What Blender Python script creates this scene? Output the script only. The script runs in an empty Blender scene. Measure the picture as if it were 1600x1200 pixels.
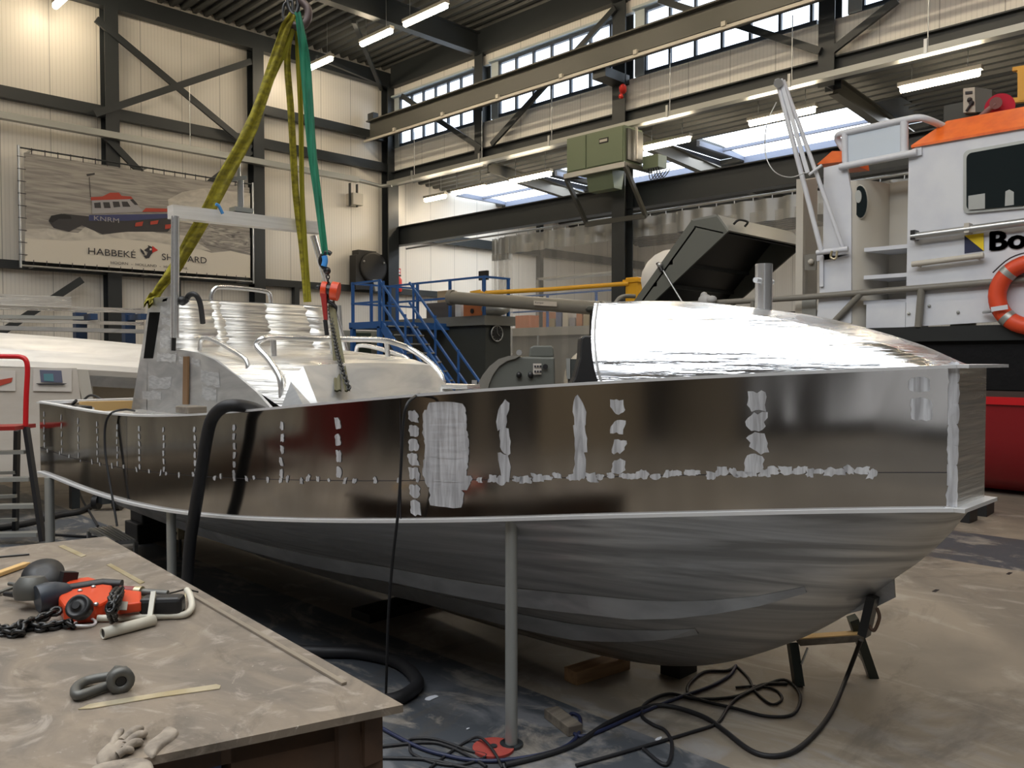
import bpy, bmesh, math, random
import numpy as np
from mathutils import Vector as V, Matrix
random.seed(7)
S = bpy.context.scene
COL = S.collection
PI = math.pi

# ------------------------------------------------------------------ camera
F = 1300.0
CAMZ = 1.65
PITCH = math.atan(40.0 / F)
c45 = math.sqrt(.5)
FW = V((c45 * math.cos(PITCH), c45 * math.cos(PITCH), -math.sin(PITCH)))
RT = V((c45, -c45, 0))
UP = RT.cross(FW)
CAM = V((0, 0, CAMZ))
cd = bpy.data.cameras.new('camera'); cam = bpy.data.objects.new('camera', cd); COL.objects.link(cam)
cam.matrix_world = Matrix(((RT.x, UP.x, -FW.x, 0), (RT.y, UP.y, -FW.y, 0), (RT.z, UP.z, -FW.z, CAMZ), (0, 0, 0, 1)))
cd.sensor_width = 36; cd.lens = 36 * F / 1600; cd.clip_start = .05; cd.clip_end = 300
S.camera = cam
# ------------------------------------------------------------------ world, lights, exposure
S.view_settings.view_transform = 'Standard'; S.view_settings.look = 'None'
S.view_settings.gamma = 1; S.view_settings.use_curve_mapping = False
S.view_settings.exposure = 0.0
W = bpy.data.worlds.new('sky'); S.world = W; W.use_nodes = True
W.node_tree.nodes['Background'].inputs[0].default_value = (.80, .90, 1, 1)
W.node_tree.nodes['Background'].inputs[1].default_value = 3.2

def area(name, loc, sx, sy, power, col, rot=(0, 0, 0)):
    l = bpy.data.lights.new(name, 'AREA'); l.shape = 'RECTANGLE'; l.size = sx; l.size_y = sy
    l.energy = power; l.color = col
    o = bpy.data.objects.new(name, l); COL.objects.link(o); o.location = loc; o.rotation_euler = rot
    return o
# daylight coming in through the roof lights of the main hall and of the low bay
SKY = (.93, .96, 1.0)
area('rooflight_daylight', (-3.7, 4.0, 10.95), 3.4, 18, 1150, SKY)
area('rooflight_daylight', (2.2, 3.0, 10.95), 2.6, 16, 520, SKY)
area('rooflight_daylight', (20.7, 12.0, 7.2), 1.8, 16, 600, SKY)

# ------------------------------------------------------------------ pixel -> ray helpers (photo is 1600 x 1200)
def ray(px, py): return FW + RT * ((px - 800) / F) - UP * ((py - 600) / F)
def onX(px, py, x): r = ray(px, py); return CAM + r * (x / r.x)
def onY(px, py, y): r = ray(px, py); return CAM + r * (y / r.y)
def onZ(px, py, z): r = ray(px, py); return CAM + r * ((z - CAMZ) / r.z)
def at(px, py, d): r = ray(px, py); return CAM + r * d

# ------------------------------------------------------------------ materials
MATS = {}
def mat(name, col, rough=.5, metal=0.0, noise=None, bump=None, emit=None, alpha=None, rr=None, col2=None, spec=None, coat=None):
    """noise=(scale, (sx,sy,sz)) mixes col->col2 ; bump=(scale,(sx,sy,sz),strength,dist) ; rr=(rough_lo, rough_hi)"""
    m = bpy.data.materials.new(name); m.use_nodes = True; nt = m.node_tree; n = nt.nodes; L = nt.links
    b = n['Principled BSDF']
    b.inputs['Base Color'].default_value = (*col, 1); b.inputs['Roughness'].default_value = rough; b.inputs['Metallic'].default_value = metal
    if spec is not None: b.inputs['Specular IOR Level'].default_value = spec
    if coat: b.inputs['Coat Weight'].default_value = coat
    def tex(scale, st, detail=4, dist=0):
        g = n.new('ShaderNodeNewGeometry'); mp = n.new('ShaderNodeMapping'); mp.inputs['Scale'].default_value = st
        L.new(g.outputs['Position'], mp.inputs[0])
        t = n.new('ShaderNodeTexNoise'); t.inputs['Scale'].default_value = scale; t.inputs['Detail'].default_value = detail
        t.inputs['Distortion'].default_value = dist
        L.new(mp.outputs[0], t.inputs['Vector']); return t
    if noise:
        t = tex(noise[0], noise[1], 6, noise[2] if len(noise) > 2 else 0)
        r = n.new('ShaderNodeValToRGB'); r.color_ramp.elements[0].position = .36; r.color_ramp.elements[1].position = .66
        r.color_ramp.elements[0].color = (*col, 1); r.color_ramp.elements[1].color = (*(col2 or tuple(c * .6 for c in col)), 1)
        L.new(t.outputs[0], r.inputs[0]); L.new(r.outputs[0], b.inputs['Base Color'])
        if rr:
            mr = n.new('ShaderNodeMapRange'); mr.inputs[1].default_value = .36; mr.inputs[2].default_value = .66
            mr.inputs[3].default_value, mr.inputs[4].default_value = rr
            L.new(t.outputs[0], mr.inputs[0]); L.new(mr.outputs[0], b.inputs['Roughness'])
    if bump:
        t = tex(bump[0], bump[1], bump[4] if len(bump) > 4 else 5)
        bp = n.new('ShaderNodeBump'); bp.inputs['Strength'].default_value = bump[2]; bp.inputs['Distance'].default_value = bump[3]
        L.new(t.outputs[0], bp.inputs['Height']); L.new(bp.outputs[0], b.inputs['Normal'])
    if emit:
        b.inputs['Emission Color'].default_value = (*emit[0], 1); b.inputs['Emission Strength'].default_value = emit[1]
    if alpha is not None: b.inputs['Alpha'].default_value = alpha
    MATS[name] = m
    return m

def wall_panel(name, col, axis):
    """white sandwich panel: fine ribs every 7 cm, a joint every 1.1 m"""
    m = mat(name, col, .45); nt = m.node_tree; n = nt.nodes; L = nt.links; b = n['Principled BSDF']
    g = n.new('ShaderNodeNewGeometry'); s = n.new('ShaderNodeSeparateXYZ'); L.new(g.outputs['Position'], s.inputs[0])
    def fr(period):
        d = n.new('ShaderNodeMath'); d.operation = 'DIVIDE'; d.inputs[1].default_value = period; L.new(s.outputs[axis], d.inputs[0])
        f = n.new('ShaderNodeMath'); f.operation = 'FRACT'; L.new(d.outputs[0], f.inputs[0]); return f
    f1 = fr(.09); f2 = fr(1.1)
    a = n.new('ShaderNodeMath'); a.operation = 'LESS_THAN'; a.inputs[1].default_value = .2; L.new(f1.outputs[0], a.inputs[0])
    c = n.new('ShaderNodeMath'); c.operation = 'LESS_THAN'; c.inputs[1].default_value = .018; L.new(f2.outputs[0], c.inputs[0])
    m1 = n.new('ShaderNodeMix'); m1.data_type = 'RGBA'; m1.inputs[6].default_value = (*col, 1); m1.inputs[7].default_value = (*[x * .9 for x in col], 1)
    L.new(a.outputs[0], m1.inputs[0])
    m2 = n.new('ShaderNodeMix'); m2.data_type = 'RGBA'; m2.inputs[7].default_value = (*[x * .55 for x in col], 1)
    L.new(c.outputs[0], m2.inputs[0]); L.new(m1.outputs[2], m2.inputs[6]); L.new(m2.outputs[2], b.inputs['Base Color'])
    return m

WALL = wall_panel('white_panel_x', (.80, .765, .70), 'X')
WALLY = wall_panel('white_panel_y', (.78, .76, .72), 'Y')
STEEL = mat('anthracite_steel', (.028, .033, .036), .45)
DECK = mat('dark_deck', (.072, .075, .072), .5, .0)
BEAML = mat('olive_steel', (.075, .075, .065), .5)
TRAY = mat('galvanised', (.40, .41, .39), .42, .6)
GALV = mat('galvanised_tube', (.52, .53, .53), .35, .85)
BLACK = mat('black_plastic', (.012, .012, .013), .45)
RUBBER = mat('rubber', (.014, .014, .016), .55, bump=(60, (1, 1, 1), .2, .002))
BLUE = mat('blue_paint', (.022, .105, .34), .4)
WHITE = mat('white_paint', (.68, .70, .74), .4, noise=(2.5, (1, 1, 1)), col2=(.60, .62, .68))
CREAM = mat('cream_paint', (.52, .49, .43), .45)
ORANGE = mat('orange_paint', (.85, .16, .012), .45, noise=(6, (1, 1, 1)), col2=(.72, .11, .01))
RED = mat('red_paint', (.52, .010, .014), .35)
REDDISC = mat('red_disc', (.33, .055, .04), .7, noise=(18, (1, 1, 1)), col2=(.30, .03, .025))
PINKRED = mat('winch_red', (.55, .02, .05), .45)
YELLOW = mat('yellow_paint', (.72, .38, .015), .4)
GREEN = mat('sage_green', (.16, .20, .125), .45)
OLIVE = mat('olive_grey', (.115, .12, .105), .5)
OLIVED = mat('dark_grey_paint', (.040, .045, .042), .5)
RAILG = mat('grey_rail', (.20, .19, .165), .4)
WOOD = mat('wood', (.42, .26, .13), .7, noise=(9, (.3, 3, 3)), col2=(.28, .16, .08))
WOODG = mat('weathered_wood', (.20, .17, .13), .8, noise=(9, (.3, 3, 3)), col2=(.12, .10, .08))
YWOOD = mat('yellow_pine', (.62, .40, .16), .6)
BROWN = mat('brown_tape', (.16, .085, .035), .6)
LAMP = mat('lamp', (1, .93, .8), .3, emit=((1.0, .83, .59), 56))
SKYL = mat('rooflight_panel', (.8, .9, 1), .3, emit=((.86, .93, 1.0), 4.5))
GLASSD = mat('dark_glass', (.012, .018, .02), .06)
INK = mat('ink', (.03, .028, .035), .6)
PAPER = mat('paper', (.62, .58, .52), .7, noise=(1.5, (1, 1, 3)), col2=(.55, .50, .44))
ALU_SIDE = mat('mill_aluminium', (.42, .405, .39), .12, 1.0, noise=(1.3, (1, 1, .5), 1.5), col2=(.32, .305, .29), rr=(.07, .14), bump=(1.5, (1, 1, .35), .5, .03, 1))
ALU_PATCH = mat('ground_aluminium', (.88, .90, .94), .42, .45, noise=(45, (1, 1, .10), .6), col2=(.46, .46, .48), rr=(.35, .5))
ALU_BRIGHT = mat('bright_brushed_aluminium', (.93, .93, .93), .28, 1.0, noise=(3, (1, .35, 9), .5), col2=(.78, .80, .84), rr=(.16, .34), bump=(2.2, (1, .5, 11), .75, .02))
ALU_BRUSH = mat('brushed_aluminium', (.88, .86, .82), .33, .9, noise=(3, (.5, .5, 12), .6), col2=(.62, .60, .56), rr=(.26, .46), bump=(4, (.5, .5, 11), .6, .012))
ALU_DULL = mat('sanded_aluminium', (.55, .55, .54), .5, .8, noise=(2.2, (1, 1, 3), 1.0), col2=(.38, .38, .38), rr=(.4, .55))
ALU_HULL = mat('sanded_hull_aluminium', (.60, .59, .57), .5, .7, noise=(1.3, (.7, .45, 7), 2.2), col2=(.33, .325, .315), rr=(.28, .55), bump=(3, (.6, .5, 9), .3, .01))
ALU_TUBE = mat('aluminium_tube', (.80, .80, .79), .26, .82)
HULL2 = mat('satin_hull', (.86, .83, .78), .42, .35, noise=(2, (.6, .5, 5), 1), col2=(.70, .67, .62), rr=(.35, .5))
SKYM = mat('main_rooflight', (.8, .9, 1), .3, emit=((.88, .94, 1.0), 1.5))
ALU_EDGE = mat('bright_edge', (.88, .89, .90), .4, .5)
YSLING = mat('yellow_sling', (.33, .29, .018), .8, noise=(14, (1, 1, 2)), col2=(.15, .125, .01), bump=(90, (1, 1, 1), .5, .004))
GSLING = mat('green_sling', (.012, .20, .105), .7, noise=(10, (3, 3, .4)), col2=(.008, .11, .06))
OSTRAP = mat('olive_strap', (.10, .09, .045), .8)
HOISTR = mat('orange_red_paint', (.60, .055, .012), .38)
HOISTD = mat('red_handle', (.28, .015, .012), .45)
HOOKB = mat('blue_hook', (.05, .25, .62), .4)
CHAIN = mat('chain_steel', (.05, .05, .05), .35, .8)
RUST = mat('rusty_steel', (.10, .055, .032), .75, noise=(5, (1, 1, 1)), col2=(.05, .035, .028))
SHACK = mat('shackle_steel', (.13, .13, .12), .5, .5)
BLADE = mat('saw_blade', (.62, .56, .42), .35, .6, noise=(9, (1, 1, 1)), col2=(.45, .38, .22))
IVORY = mat('ivory_paint', (.60, .57, .48), .4)
GLOVE = mat('work_glove', (.36, .31, .25), .95, noise=(22, (1, 1, 1)), col2=(.20, .17, .14), bump=(40, (1, 1, 1), .6, .01))
SEA = mat('printed_sea', (.42, .39, .35), .6, noise=(2.2, (.35, 1, 4.5), 1.6), col2=(.22, .205, .19))
FOAM = mat('printed_foam', (.64, .60, .53), .6, noise=(2.5, (1, 1, 2), 1), col2=(.47, .44, .39))
PCREAM = mat('printed_cream', (.70, .65, .56), .6)
PWAVE = mat('printed_wave', (.50, .47, .42), .6, noise=(3, (.5, 1, 3), 2.5), col2=(.13, .12, .12))
PNAVY = mat('printed_navy', (.05, .06, .16), .6)
PGREY = mat('printed_grey', (.38, .37, .38), .6)
PDARK = mat('printed_dark', (.045, .042, .045), .6)
PRED = mat('printed_red', (.45, .06, .035), .6)
SIGNR = mat('sign_red', (.62, .03, .02), .5)
TEAL = mat('printed_teal', (.12, .28, .32), .5)
PBLUE = mat('printed_slate', (.14, .15, .22), .5)
DARKWALL = mat('dark_store_wall', (.05, .045, .04), .7, noise=(.5, (1, 1, .2)), col2=(.025, .022, .02))
TABLET = mat('workbench_top', (.27, .225, .18), .42, .25, noise=(2.6, (1.3, .8, 1), 2.2), col2=(.17, .145, .12), rr=(.35, .6), bump=(9, (1, 1, 1), .25, .01))
LBLUE = mat('light_blue_cloth', (.05, .22, .5), .7)

def dust(m, scale, st, lo, hi, col, amt, dist=1.0):
    nt = m.node_tree; n = nt.nodes; L = nt.links; b = n['Principled BSDF']; src = b.inputs['Base Color'].links[0].from_socket
    g = n.new('ShaderNodeNewGeometry'); mp = n.new('ShaderNodeMapping'); mp.inputs['Scale'].default_value = st; mp.inputs['Rotation'].default_value = (0, 0, .5)
    L.new(g.outputs['Position'], mp.inputs[0]); t = n.new('ShaderNodeTexNoise'); t.inputs['Scale'].default_value = scale; t.inputs['Detail'].default_value = 12; t.inputs['Distortion'].default_value = dist
    t.inputs['Roughness'].default_value = .68
    L.new(mp.outputs[0], t.inputs['Vector']); mr = n.new('ShaderNodeMapRange'); mr.inputs[1].default_value = lo; mr.inputs[2].default_value = hi; mr.inputs[4].default_value = amt
    L.new(t.outputs[0], mr.inputs[0]); x = n.new('ShaderNodeMix'); x.data_type = 'RGBA'; x.inputs[7].default_value = (*col, 1)
    L.new(mr.outputs[0], x.inputs[0]); L.new(src, x.inputs[6]); L.new(x.outputs[2], b.inputs['Base Color'])
dust(TABLET, 5, (1, 1, 1), .53, .64, (.42, .37, .32), .6, 2.5)
dust(TABLET, 3, (1.2, .7, 1), .58, .66, (.10, .085, .07), .55, 1.5)
dust(TABLET, 60, (1, 1, 1), .66, .70, (.62, .58, .52), .8, 0)
dust(FLOOR_, 3, (1, .6, 1), .54, .66, (.36, .32, .27), .45, 2) if False else None
# transparent PVC curtain and window glass
def clear(name, col, t, rough):
    m = bpy.data.materials.new(name); m.use_nodes = True; nt = m.node_tree; n = nt.nodes; L = nt.links
    n.remove(n['Principled BSDF'])
    a = n.new('ShaderNodeBsdfTransparent'); a.inputs[0].default_value = (*col, 1)
    d = n.new('ShaderNodeBsdfDiffuse'); d.inputs[0].default_value = (*[x * .7 for x in col], 1)
    g = n.new('ShaderNodeBsdfGlossy'); g.inputs['Roughness'].default_value = rough
    x1 = n.new('ShaderNodeMixShader'); x1.inputs[0].default_value = .25; L.new(d.outputs[0], x1.inputs[1]); L.new(g.outputs[0], x1.inputs[2])
    x2 = n.new('ShaderNodeMixShader'); x2.inputs[0].default_value = t; L.new(x1.outputs[0], x2.inputs[1]); L.new(a.outputs[0], x2.inputs[2])
    L.new(x2.outputs[0], n['Material Output'].inputs[0]); return m
PVC = clear('clear_pvc', (.95, .94, .92), .74, .15)
PVCG = clear('grey_pvc', (.48, .49, .47), .25, .3)
GLASS = clear('window_glass', (.97, .98, 1), .95, .02)

# concrete floor with two blue painted lanes running along the hall
FLOOR = mat('concrete', (.28, .235, .18), .5, noise=(.55, (1, 1, 1), 1.6), col2=(.15, .13, .105), bump=(7, (1, 1, 1), .12, .01))
def floor_nodes():
    nt = FLOOR.node_tree; n = nt.nodes; L = nt.links; b = n['Principled BSDF']
    base = b.inputs['Base Color'].links[0].from_socket
    g = n.new('ShaderNodeNewGeometry'); s = n.new('ShaderNodeSeparateXYZ'); L.new(g.outputs['Position'], s.inputs[0])
    nz = n.new('ShaderNodeTexNoise'); nz.inputs['Scale'].default_value = 1.1; nz.inputs['Detail'].default_value = 9; nz.inputs['Distortion'].default_value = 1.4
    L.new(g.outputs['Position'], nz.inputs['Vector'])
    def lane(lo, hi):
        a = n.new('ShaderNodeMath'); a.operation = 'GREATER_THAN'; a.inputs[1].default_value = lo; L.new(s.outputs[0], a.inputs[0])
        c = n.new('ShaderNodeMath'); c.operation = 'LESS_THAN'; c.inputs[1].default_value = hi; L.new(s.outputs[0], c.inputs[0])
        m = n.new('ShaderNodeMath'); m.operation = 'MULTIPLY'; L.new(a.outputs[0], m.inputs[0]); L.new(c.outputs[0], m.inputs[1]); return m
    l1, l2 = lane(1.2, 2.96), lane(7.32, 8.6)
    ad = n.new('ShaderNodeMath'); ad.operation = 'ADD'; L.new(l1.outputs[0], ad.inputs[0]); L.new(l2.outputs[0], ad.inputs[1])
    wr = n.new('ShaderNodeMapRange'); wr.inputs[1].default_value = .60; wr.inputs[2].default_value = .68; wr.inputs[3].default_value = 1; wr.inputs[4].default_value = .45
    L.new(nz.outputs[0], wr.inputs[0])
    mu = n.new('ShaderNodeMath'); mu.operation = 'MULTIPLY'; L.new(ad.outputs[0], mu.inputs[0]); L.new(wr.outputs[0], mu.inputs[1])
    mx = n.new('ShaderNodeMix'); mx.data_type = 'RGBA'; mx.inputs[7].default_value = (.060, .067, .077, 1)
    L.new(mu.outputs[0], mx.inputs[0]); L.new(base, mx.inputs[6])
    # pale dust and scuffs where people work in front of the boat
    n2 = n.new('ShaderNodeTexNoise'); n2.inputs['Scale'].default_value = 1.7; n2.inputs['Detail'].default_value = 10; n2.inputs['Distortion'].default_value = 2.2
    mp = n.new('ShaderNodeMapping'); mp.inputs['Scale'].default_value = (1.2, .8, 1); mp.inputs['Rotation'].default_value = (0, 0, .9)
    L.new(g.outputs['Position'], mp.inputs[0]); L.new(mp.outputs[0], n2.inputs['Vector'])
    du = n.new('ShaderNodeMapRange'); du.inputs[1].default_value = .50; du.inputs[2].default_value = .60; L.new(n2.outputs[0], du.inputs[0])
    ds = n.new('ShaderNodeVectorMath'); ds.operation = 'DISTANCE'; ds.inputs[1].default_value = (2.5, 1.5, 0); L.new(g.outputs['Position'], ds.inputs[0])
    fa = n.new('ShaderNodeMapRange'); fa.inputs[1].default_value = .4; fa.inputs[2].default_value = 2.0; fa.inputs[3].default_value = .75; fa.inputs[4].default_value = 0
    L.new(ds.outputs['Value'], fa.inputs[0])
    m3 = n.new('ShaderNodeMath'); m3.operation = 'MULTIPLY'; L.new(du.outputs[0], m3.inputs[0]); L.new(fa.outputs[0], m3.inputs[1])
    m4 = n.new('ShaderNodeMix'); m4.data_type = 'RGBA'; m4.inputs[7].default_value = (.30, .30, .31, 1)
    L.new(m3.outputs[0], m4.inputs[0]); L.new(mx.outputs[2], m4.inputs[6]); L.new(m4.outputs[2], b.inputs['Base Color'])
floor_nodes()
dust(FLOOR, 2.2, (1, .55, 1), .52, .63, (.38, .34, .285), .6, 1.8)
dust(FLOOR, 1.4, (.5, 1.2, 1), .54, .66, (.085, .073, .058), .6, 1.2)
dust(FLOOR, 26, (1, 1, 1), .68, .72, (.40, .37, .33), .6, 0)

# ------------------------------------------------------------------ mesh builder
class MB:
    def __init__(s): s.v = []; s.f = []; s.mi = []; s.cur = 0; s.sm = []
    def add(s, vs, fs, smooth=False):
        o = len(s.v); s.v += [tuple(v) for v in vs]
        for f in fs: s.f.append([i + o for i in f]); s.mi.append(s.cur); s.sm.append(smooth)
        return s
    def box(s, a, b):
        x0, y0, z0 = [min(p, q) for p, q in zip(a, b)]; x1, y1, z1 = [max(p, q) for p, q in zip(a, b)]
        return s.add([(x0, y0, z0), (x1, y0, z0), (x1, y1, z0), (x0, y1, z0), (x0, y0, z1), (x1, y0, z1), (x1, y1, z1), (x0, y1, z1)],
                     [(0, 3, 2, 1), (4, 5, 6, 7), (0, 1, 5, 4), (1, 2, 6, 5), (2, 3, 7, 6), (3, 0, 4, 7)])
    def prof(s, p, q, pts, up=V((0, 0, 1)), smooth=False, q_pts=None):
        """sweep a 2-D profile (side, up) from p to q"""
        p, q = V(p), V(q); d = (q - p).normalized(); side = d.cross(V(up))
        if side.length < 1e-4: side = d.cross(V((0, 1, 0)))
        side.normalize(); u = side.cross(d).normalized(); n = len(pts); q_pts = q_pts or pts
        vs = [p + side * a + u * b for a, b in pts] + [q + side * a + u * b for a, b in q_pts]
        fs = [(i, (i + 1) % n, n + (i + 1) % n, n + i) for i in range(n)] + [tuple(range(n - 1, -1, -1)), tuple(range(n, 2 * n))]
        return s.add(vs, fs, smooth)
    def bar(s, p, q, w, h, up=V((0, 0, 1))): return s.prof(p, q, [(-w / 2, -h / 2), (w / 2, -h / 2), (w / 2, h / 2), (-w / 2, h / 2)], up)
    def ibeam(s, p, q, w, h, t=.03, up=V((0, 0, 1))):
        a, b, t2 = w / 2, h / 2, t / 2
        return s.prof(p, q, [(-a, -b), (a, -b), (a, -b + t), (t2, -b + t), (t2, b - t), (a, b - t), (a, b), (-a, b), (-a, b - t), (-t2, b - t), (-t2, -b + t), (-a, -b + t)], up)
    def tube(s, pts, r, n=10, closed=False, smooth=True, rs=None):
        pts = [V(p) for p in pts]; m = len(pts); u = None; vs = []
        for i, p in enumerate(pts):
            a = pts[(i - 1) % m] if (closed or i) else p; b = pts[(i + 1) % m] if (closed or i < m - 1) else p
            d = (b - a).normalized()
            if u is None: u = d.cross(V((.13, .21, .97))).normalized()
            u = (u - d * u.dot(d)).normalized(); w = d.cross(u); rr = rs[i] if rs else r
            vs += [p + (u * math.cos(k * 2 * PI / n) + w * math.sin(k * 2 * PI / n)) * rr for k in range(n)]
        fs = []
        for i in range(m if closed else m - 1):
            j = (i + 1) % m
            fs += [(i * n + k, i * n + (k + 1) % n, j * n + (k + 1) % n, j * n + k) for k in range(n)]
        s.add(vs, fs, smooth)
        if not closed: s.add(vs[:n], [tuple(range(n - 1, -1, -1))]); s.add(vs[-n:], [tuple(range(n))])
        return s
    def prism(s, poly, off):
        """planar polygon (list of 3-D points) extruded by vector off"""
        poly = [V(p) for p in poly]; off = V(off); n = len(poly)
        nrm = V((0, 0, 0))
        for i in range(n): nrm += poly[i].cross(poly[(i + 1) % n])
        if nrm.dot(off) > 0: poly = poly[::-1]
        vs = poly + [p + off for p in poly]
        return s.add(vs, [tuple(range(n)), tuple(range(2 * n - 1, n - 1, -1))] + [(i, n + i, n + (i + 1) % n, (i + 1) % n) for i in range(n)])
    def face(s, poly): return s.add(poly, [tuple(range(len(poly)))])
    def grid(s, rows, smooth=True, flip=False):
        n = len(rows[0]); vs = [p for r in rows for p in r]
        fs = []
        for i in range(len(rows) - 1):
            for k in range(n - 1):
                f = (i * n + k, i * n + k + 1, (i + 1) * n + k + 1, (i + 1) * n + k)
                fs.append(f[::-1] if flip else f)
        return s.add(vs, fs, smooth)
    def lathe(s, c, prof, axis=V((0, 0, 1)), n=20, smooth=True):
        """prof = [(radius, height)...] around axis through c"""
        ax = V(axis).normalized(); u = ax.orthogonal().normalized(); w = ax.cross(u); c = V(c)
        rows = [[c + ax * h + (u * math.cos(k * 2 * PI / n) + w * math.sin(k * 2 * PI / n)) * r for k in range(n)] for r, h in prof]
        vs = [p for r in rows for p in r]; fs = []
        for i in range(len(rows) - 1): fs += [(i * n + k, i * n + (k + 1) % n, (i + 1) * n + (k + 1) % n, (i + 1) * n + k) for k in range(n)]
        s.add(vs, fs, smooth)
        s.add(rows[0], [tuple(range(n - 1, -1, -1))]); s.add(rows[-1], [tuple(range(n))]); return s
    def cyl(s, p, q, r, n=20, smooth=True):
        p, q = V(p), V(q); return s.lathe(p, [(r, 0), (r, (q - p).length)], q - p, n, smooth)
    def sph(s, c, rx, ry, rz, n=16, m=10):
        rows = []
        for i in range(m + 1):
            a = PI * i / m
            rows.append([(c[0] + rx * math.sin(a) * math.cos(k * 2 * PI / n), c[1] + ry * math.sin(a) * math.sin(k * 2 * PI / n), c[2] - rz * math.cos(a)) for k in range(n + 1)])
        return s.grid(rows)
ORG = {}
def obj(name, mb, m, parent=None, bevel=0, thick=0):
    ms = m if isinstance(m, (list, tuple)) else [m]
    if parent is not None: org = ORG[parent.name]
    else:
        a = np.array(mb.v); org = V(((a[:, 0].min() + a[:, 0].max()) / 2, (a[:, 1].min() + a[:, 1].max()) / 2, a[:, 2].min()))
    me = bpy.data.meshes.new(name)
    me.from_pydata([tuple(V(v) - org) for v in mb.v], [], mb.f)
    for x in ms: me.materials.append(x)
    me.polygons.foreach_set('material_index', mb.mi); me.polygons.foreach_set('use_smooth', mb.sm)
    me.update()
    o = bpy.data.objects.new(name, me); COL.objects.link(o)
    if parent is not None: o.parent = parent
    else: o.location = org
    ORG[o.name] = org
    if thick:
        s = o.modifiers.new('thickness', 'SOLIDIFY'); s.thickness = thick; s.offset = 0
    if bevel:
        b = o.modifiers.new('edge', 'BEVEL'); b.width = bevel; b.segments = 2; b.limit_method = 'ANGLE'; b.angle_limit = .6
    return o
def tag(o, label, cat, group=None, kind=None):
    if label: o['label'] = label
    if cat: o['category'] = cat
    if group: o['group'] = group
    if kind: o['kind'] = kind
    return o
def thing(name, label, cat, loc, group=None):
    o = bpy.data.objects.new(name, None); COL.objects.link(o); o.location = loc; o.empty_display_size = .1
    ORG[o.name] = V(loc); return tag(o, label, cat, group)
def struct(name, mb, m, **k): o = obj(name, mb, m, **k); o['kind'] = 'structure'; return o
def smooth_path(pts, n=6, closed=False):
    pts = [V(p) for p in pts]; out = []; m = len(pts)
    for i in range(m if closed else m - 1):
        g = lambda j: pts[j % m] if closed else pts[max(0, min(m - 1, j))]
        a, b, c, d = g(i - 1), g(i), g(i + 1), g(i + 2)
        for k in range(n):
            t = k / n
            out.append(.5 * ((2 * b) + (c - a) * t + (2 * a - 5 * b + 4 * c - d) * t * t + (3 * b - a - 3 * c + d) * t ** 3))
    if not closed: out.append(pts[-1])
    return out
def text_mb(mb, s, p0, u, v, width, height, lift=None):
    """lettering laid flat: p0 lower-left, u / v unit directions, scaled to width x height"""
    c = bpy.data.curves.new('t', 'FONT'); c.body = s; c.resolution_u = 3; o = bpy.data.objects.new('t', c); COL.objects.link(o)
    bpy.context.view_layer.update()
    me = bpy.data.meshes.new_from_object(o.evaluated_get(bpy.context.evaluated_depsgraph_get()))
    a = np.array([v_.co[:] for v_ in me.vertices]); lo = a.min(0); hi = a.max(0)
    p0, u, v = V(p0), V(u).normalized(), V(v).normalized()
    vs = [p0 + u * ((x - lo[0]) / (hi[0] - lo[0]) * width) + v * ((y - lo[1]) / (hi[1] - lo[1]) * height) + (V(lift) if lift else V((0, 0, 0))) for x, y, z in a]
    mb.add(vs, [tuple(p.vertices) for p in me.polygons])
    bpy.data.objects.remove(o); bpy.data.curves.remove(c); bpy.data.meshes.remove(me)
    return mb

# ================================================================== THE HALL
XC, YE, ZR = 16.85, 22.74, 11.2          # column line, end wall, roof deck of the main hall
XL, YB, XR = -9.0, -9.0, 31.0
COLY = [22.74, 18.06, 12.92, 7.61, 2.3, -3.0]
struct('floor', MB().box((XL, YB, -.2), (XR, YE + .3, 0)), FLOOR)
struct('wall_end', MB().box((XL, YE, 0), (XC, YE + .2, ZR + .3)).box((XC, YE, 0), (XR, YE + .2, 8.2)), WALL)
struct('wall_left', MB().box((XL - .2, YB, 0), (XL, YE, ZR)), DARKWALL)
struct('wall_back', MB().box((XL, YB - .2, 0), (XR, YB, ZR)), DARKWALL)
struct('wall_right', MB().box((XR, YB, 0), (XR + .2, YE, 8.2)), WALLY)
struct('wall_clerestory', MB().box((XC, YB, 7.82), (XC + .15, YE, 8.58)).box((XC, YB, 10.22), (XC + .15, YE, ZR + .3)), WALLY)
# guessed doors and boxes added behind the camera for the polished hull to reflect
ADDED_GLOW = mat('daylight_door', (.6, .6, .6), .4, emit=((.9, .94, 1.0), .42))  # unseen glowing panels, added as bright shapes for the bow plating to mirror
struct('door_1', MB().box((XL + .01, -8.9, .3), (XL + .06, -6.6, 4.2)), ADDED_GLOW)
struct('door_2', MB().box((XL + .01, -5.9, .3), (XL + .06, -5.75, 4.2)).box((XL + .01, -5.2, .3), (XL + .06, -5.05, 4.2)), ADDED_GLOW)
for k, (y0, y1, h, c) in enumerate([(-3.9, -2.9, 4.2, (.30, .25, .18)), (-1.6, .6, 3.6, (.34, .27, .18)), (2.6, 3.6, 4.4, (.22, .18, .13)), (5.0, 6.2, 3.2, (.30, .22, .14)), (7.4, 8.0, 5, (.02, .02, .02)), (19.0, 21, 2.4, (.3, .24, .16))]):
    tag(obj('storage_locker', MB().box((XL + .3, y0, 0), (XL + 1.3, y1, h)), mat('locker_%d' % k, tuple(q_ * .6 for q_ in c), .5), bevel=.02), ['tall tan locker by the daylight door, mirrored in the hull near the bow', 'wide tan locker mirrored amidships in the hull', 'tall brown locker mirrored in the hull', 'low tan locker mirrored in the hull', 'narrow black locker mirrored in the hull', 'low tan locker beside the end wall'][k], 'locker')
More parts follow.
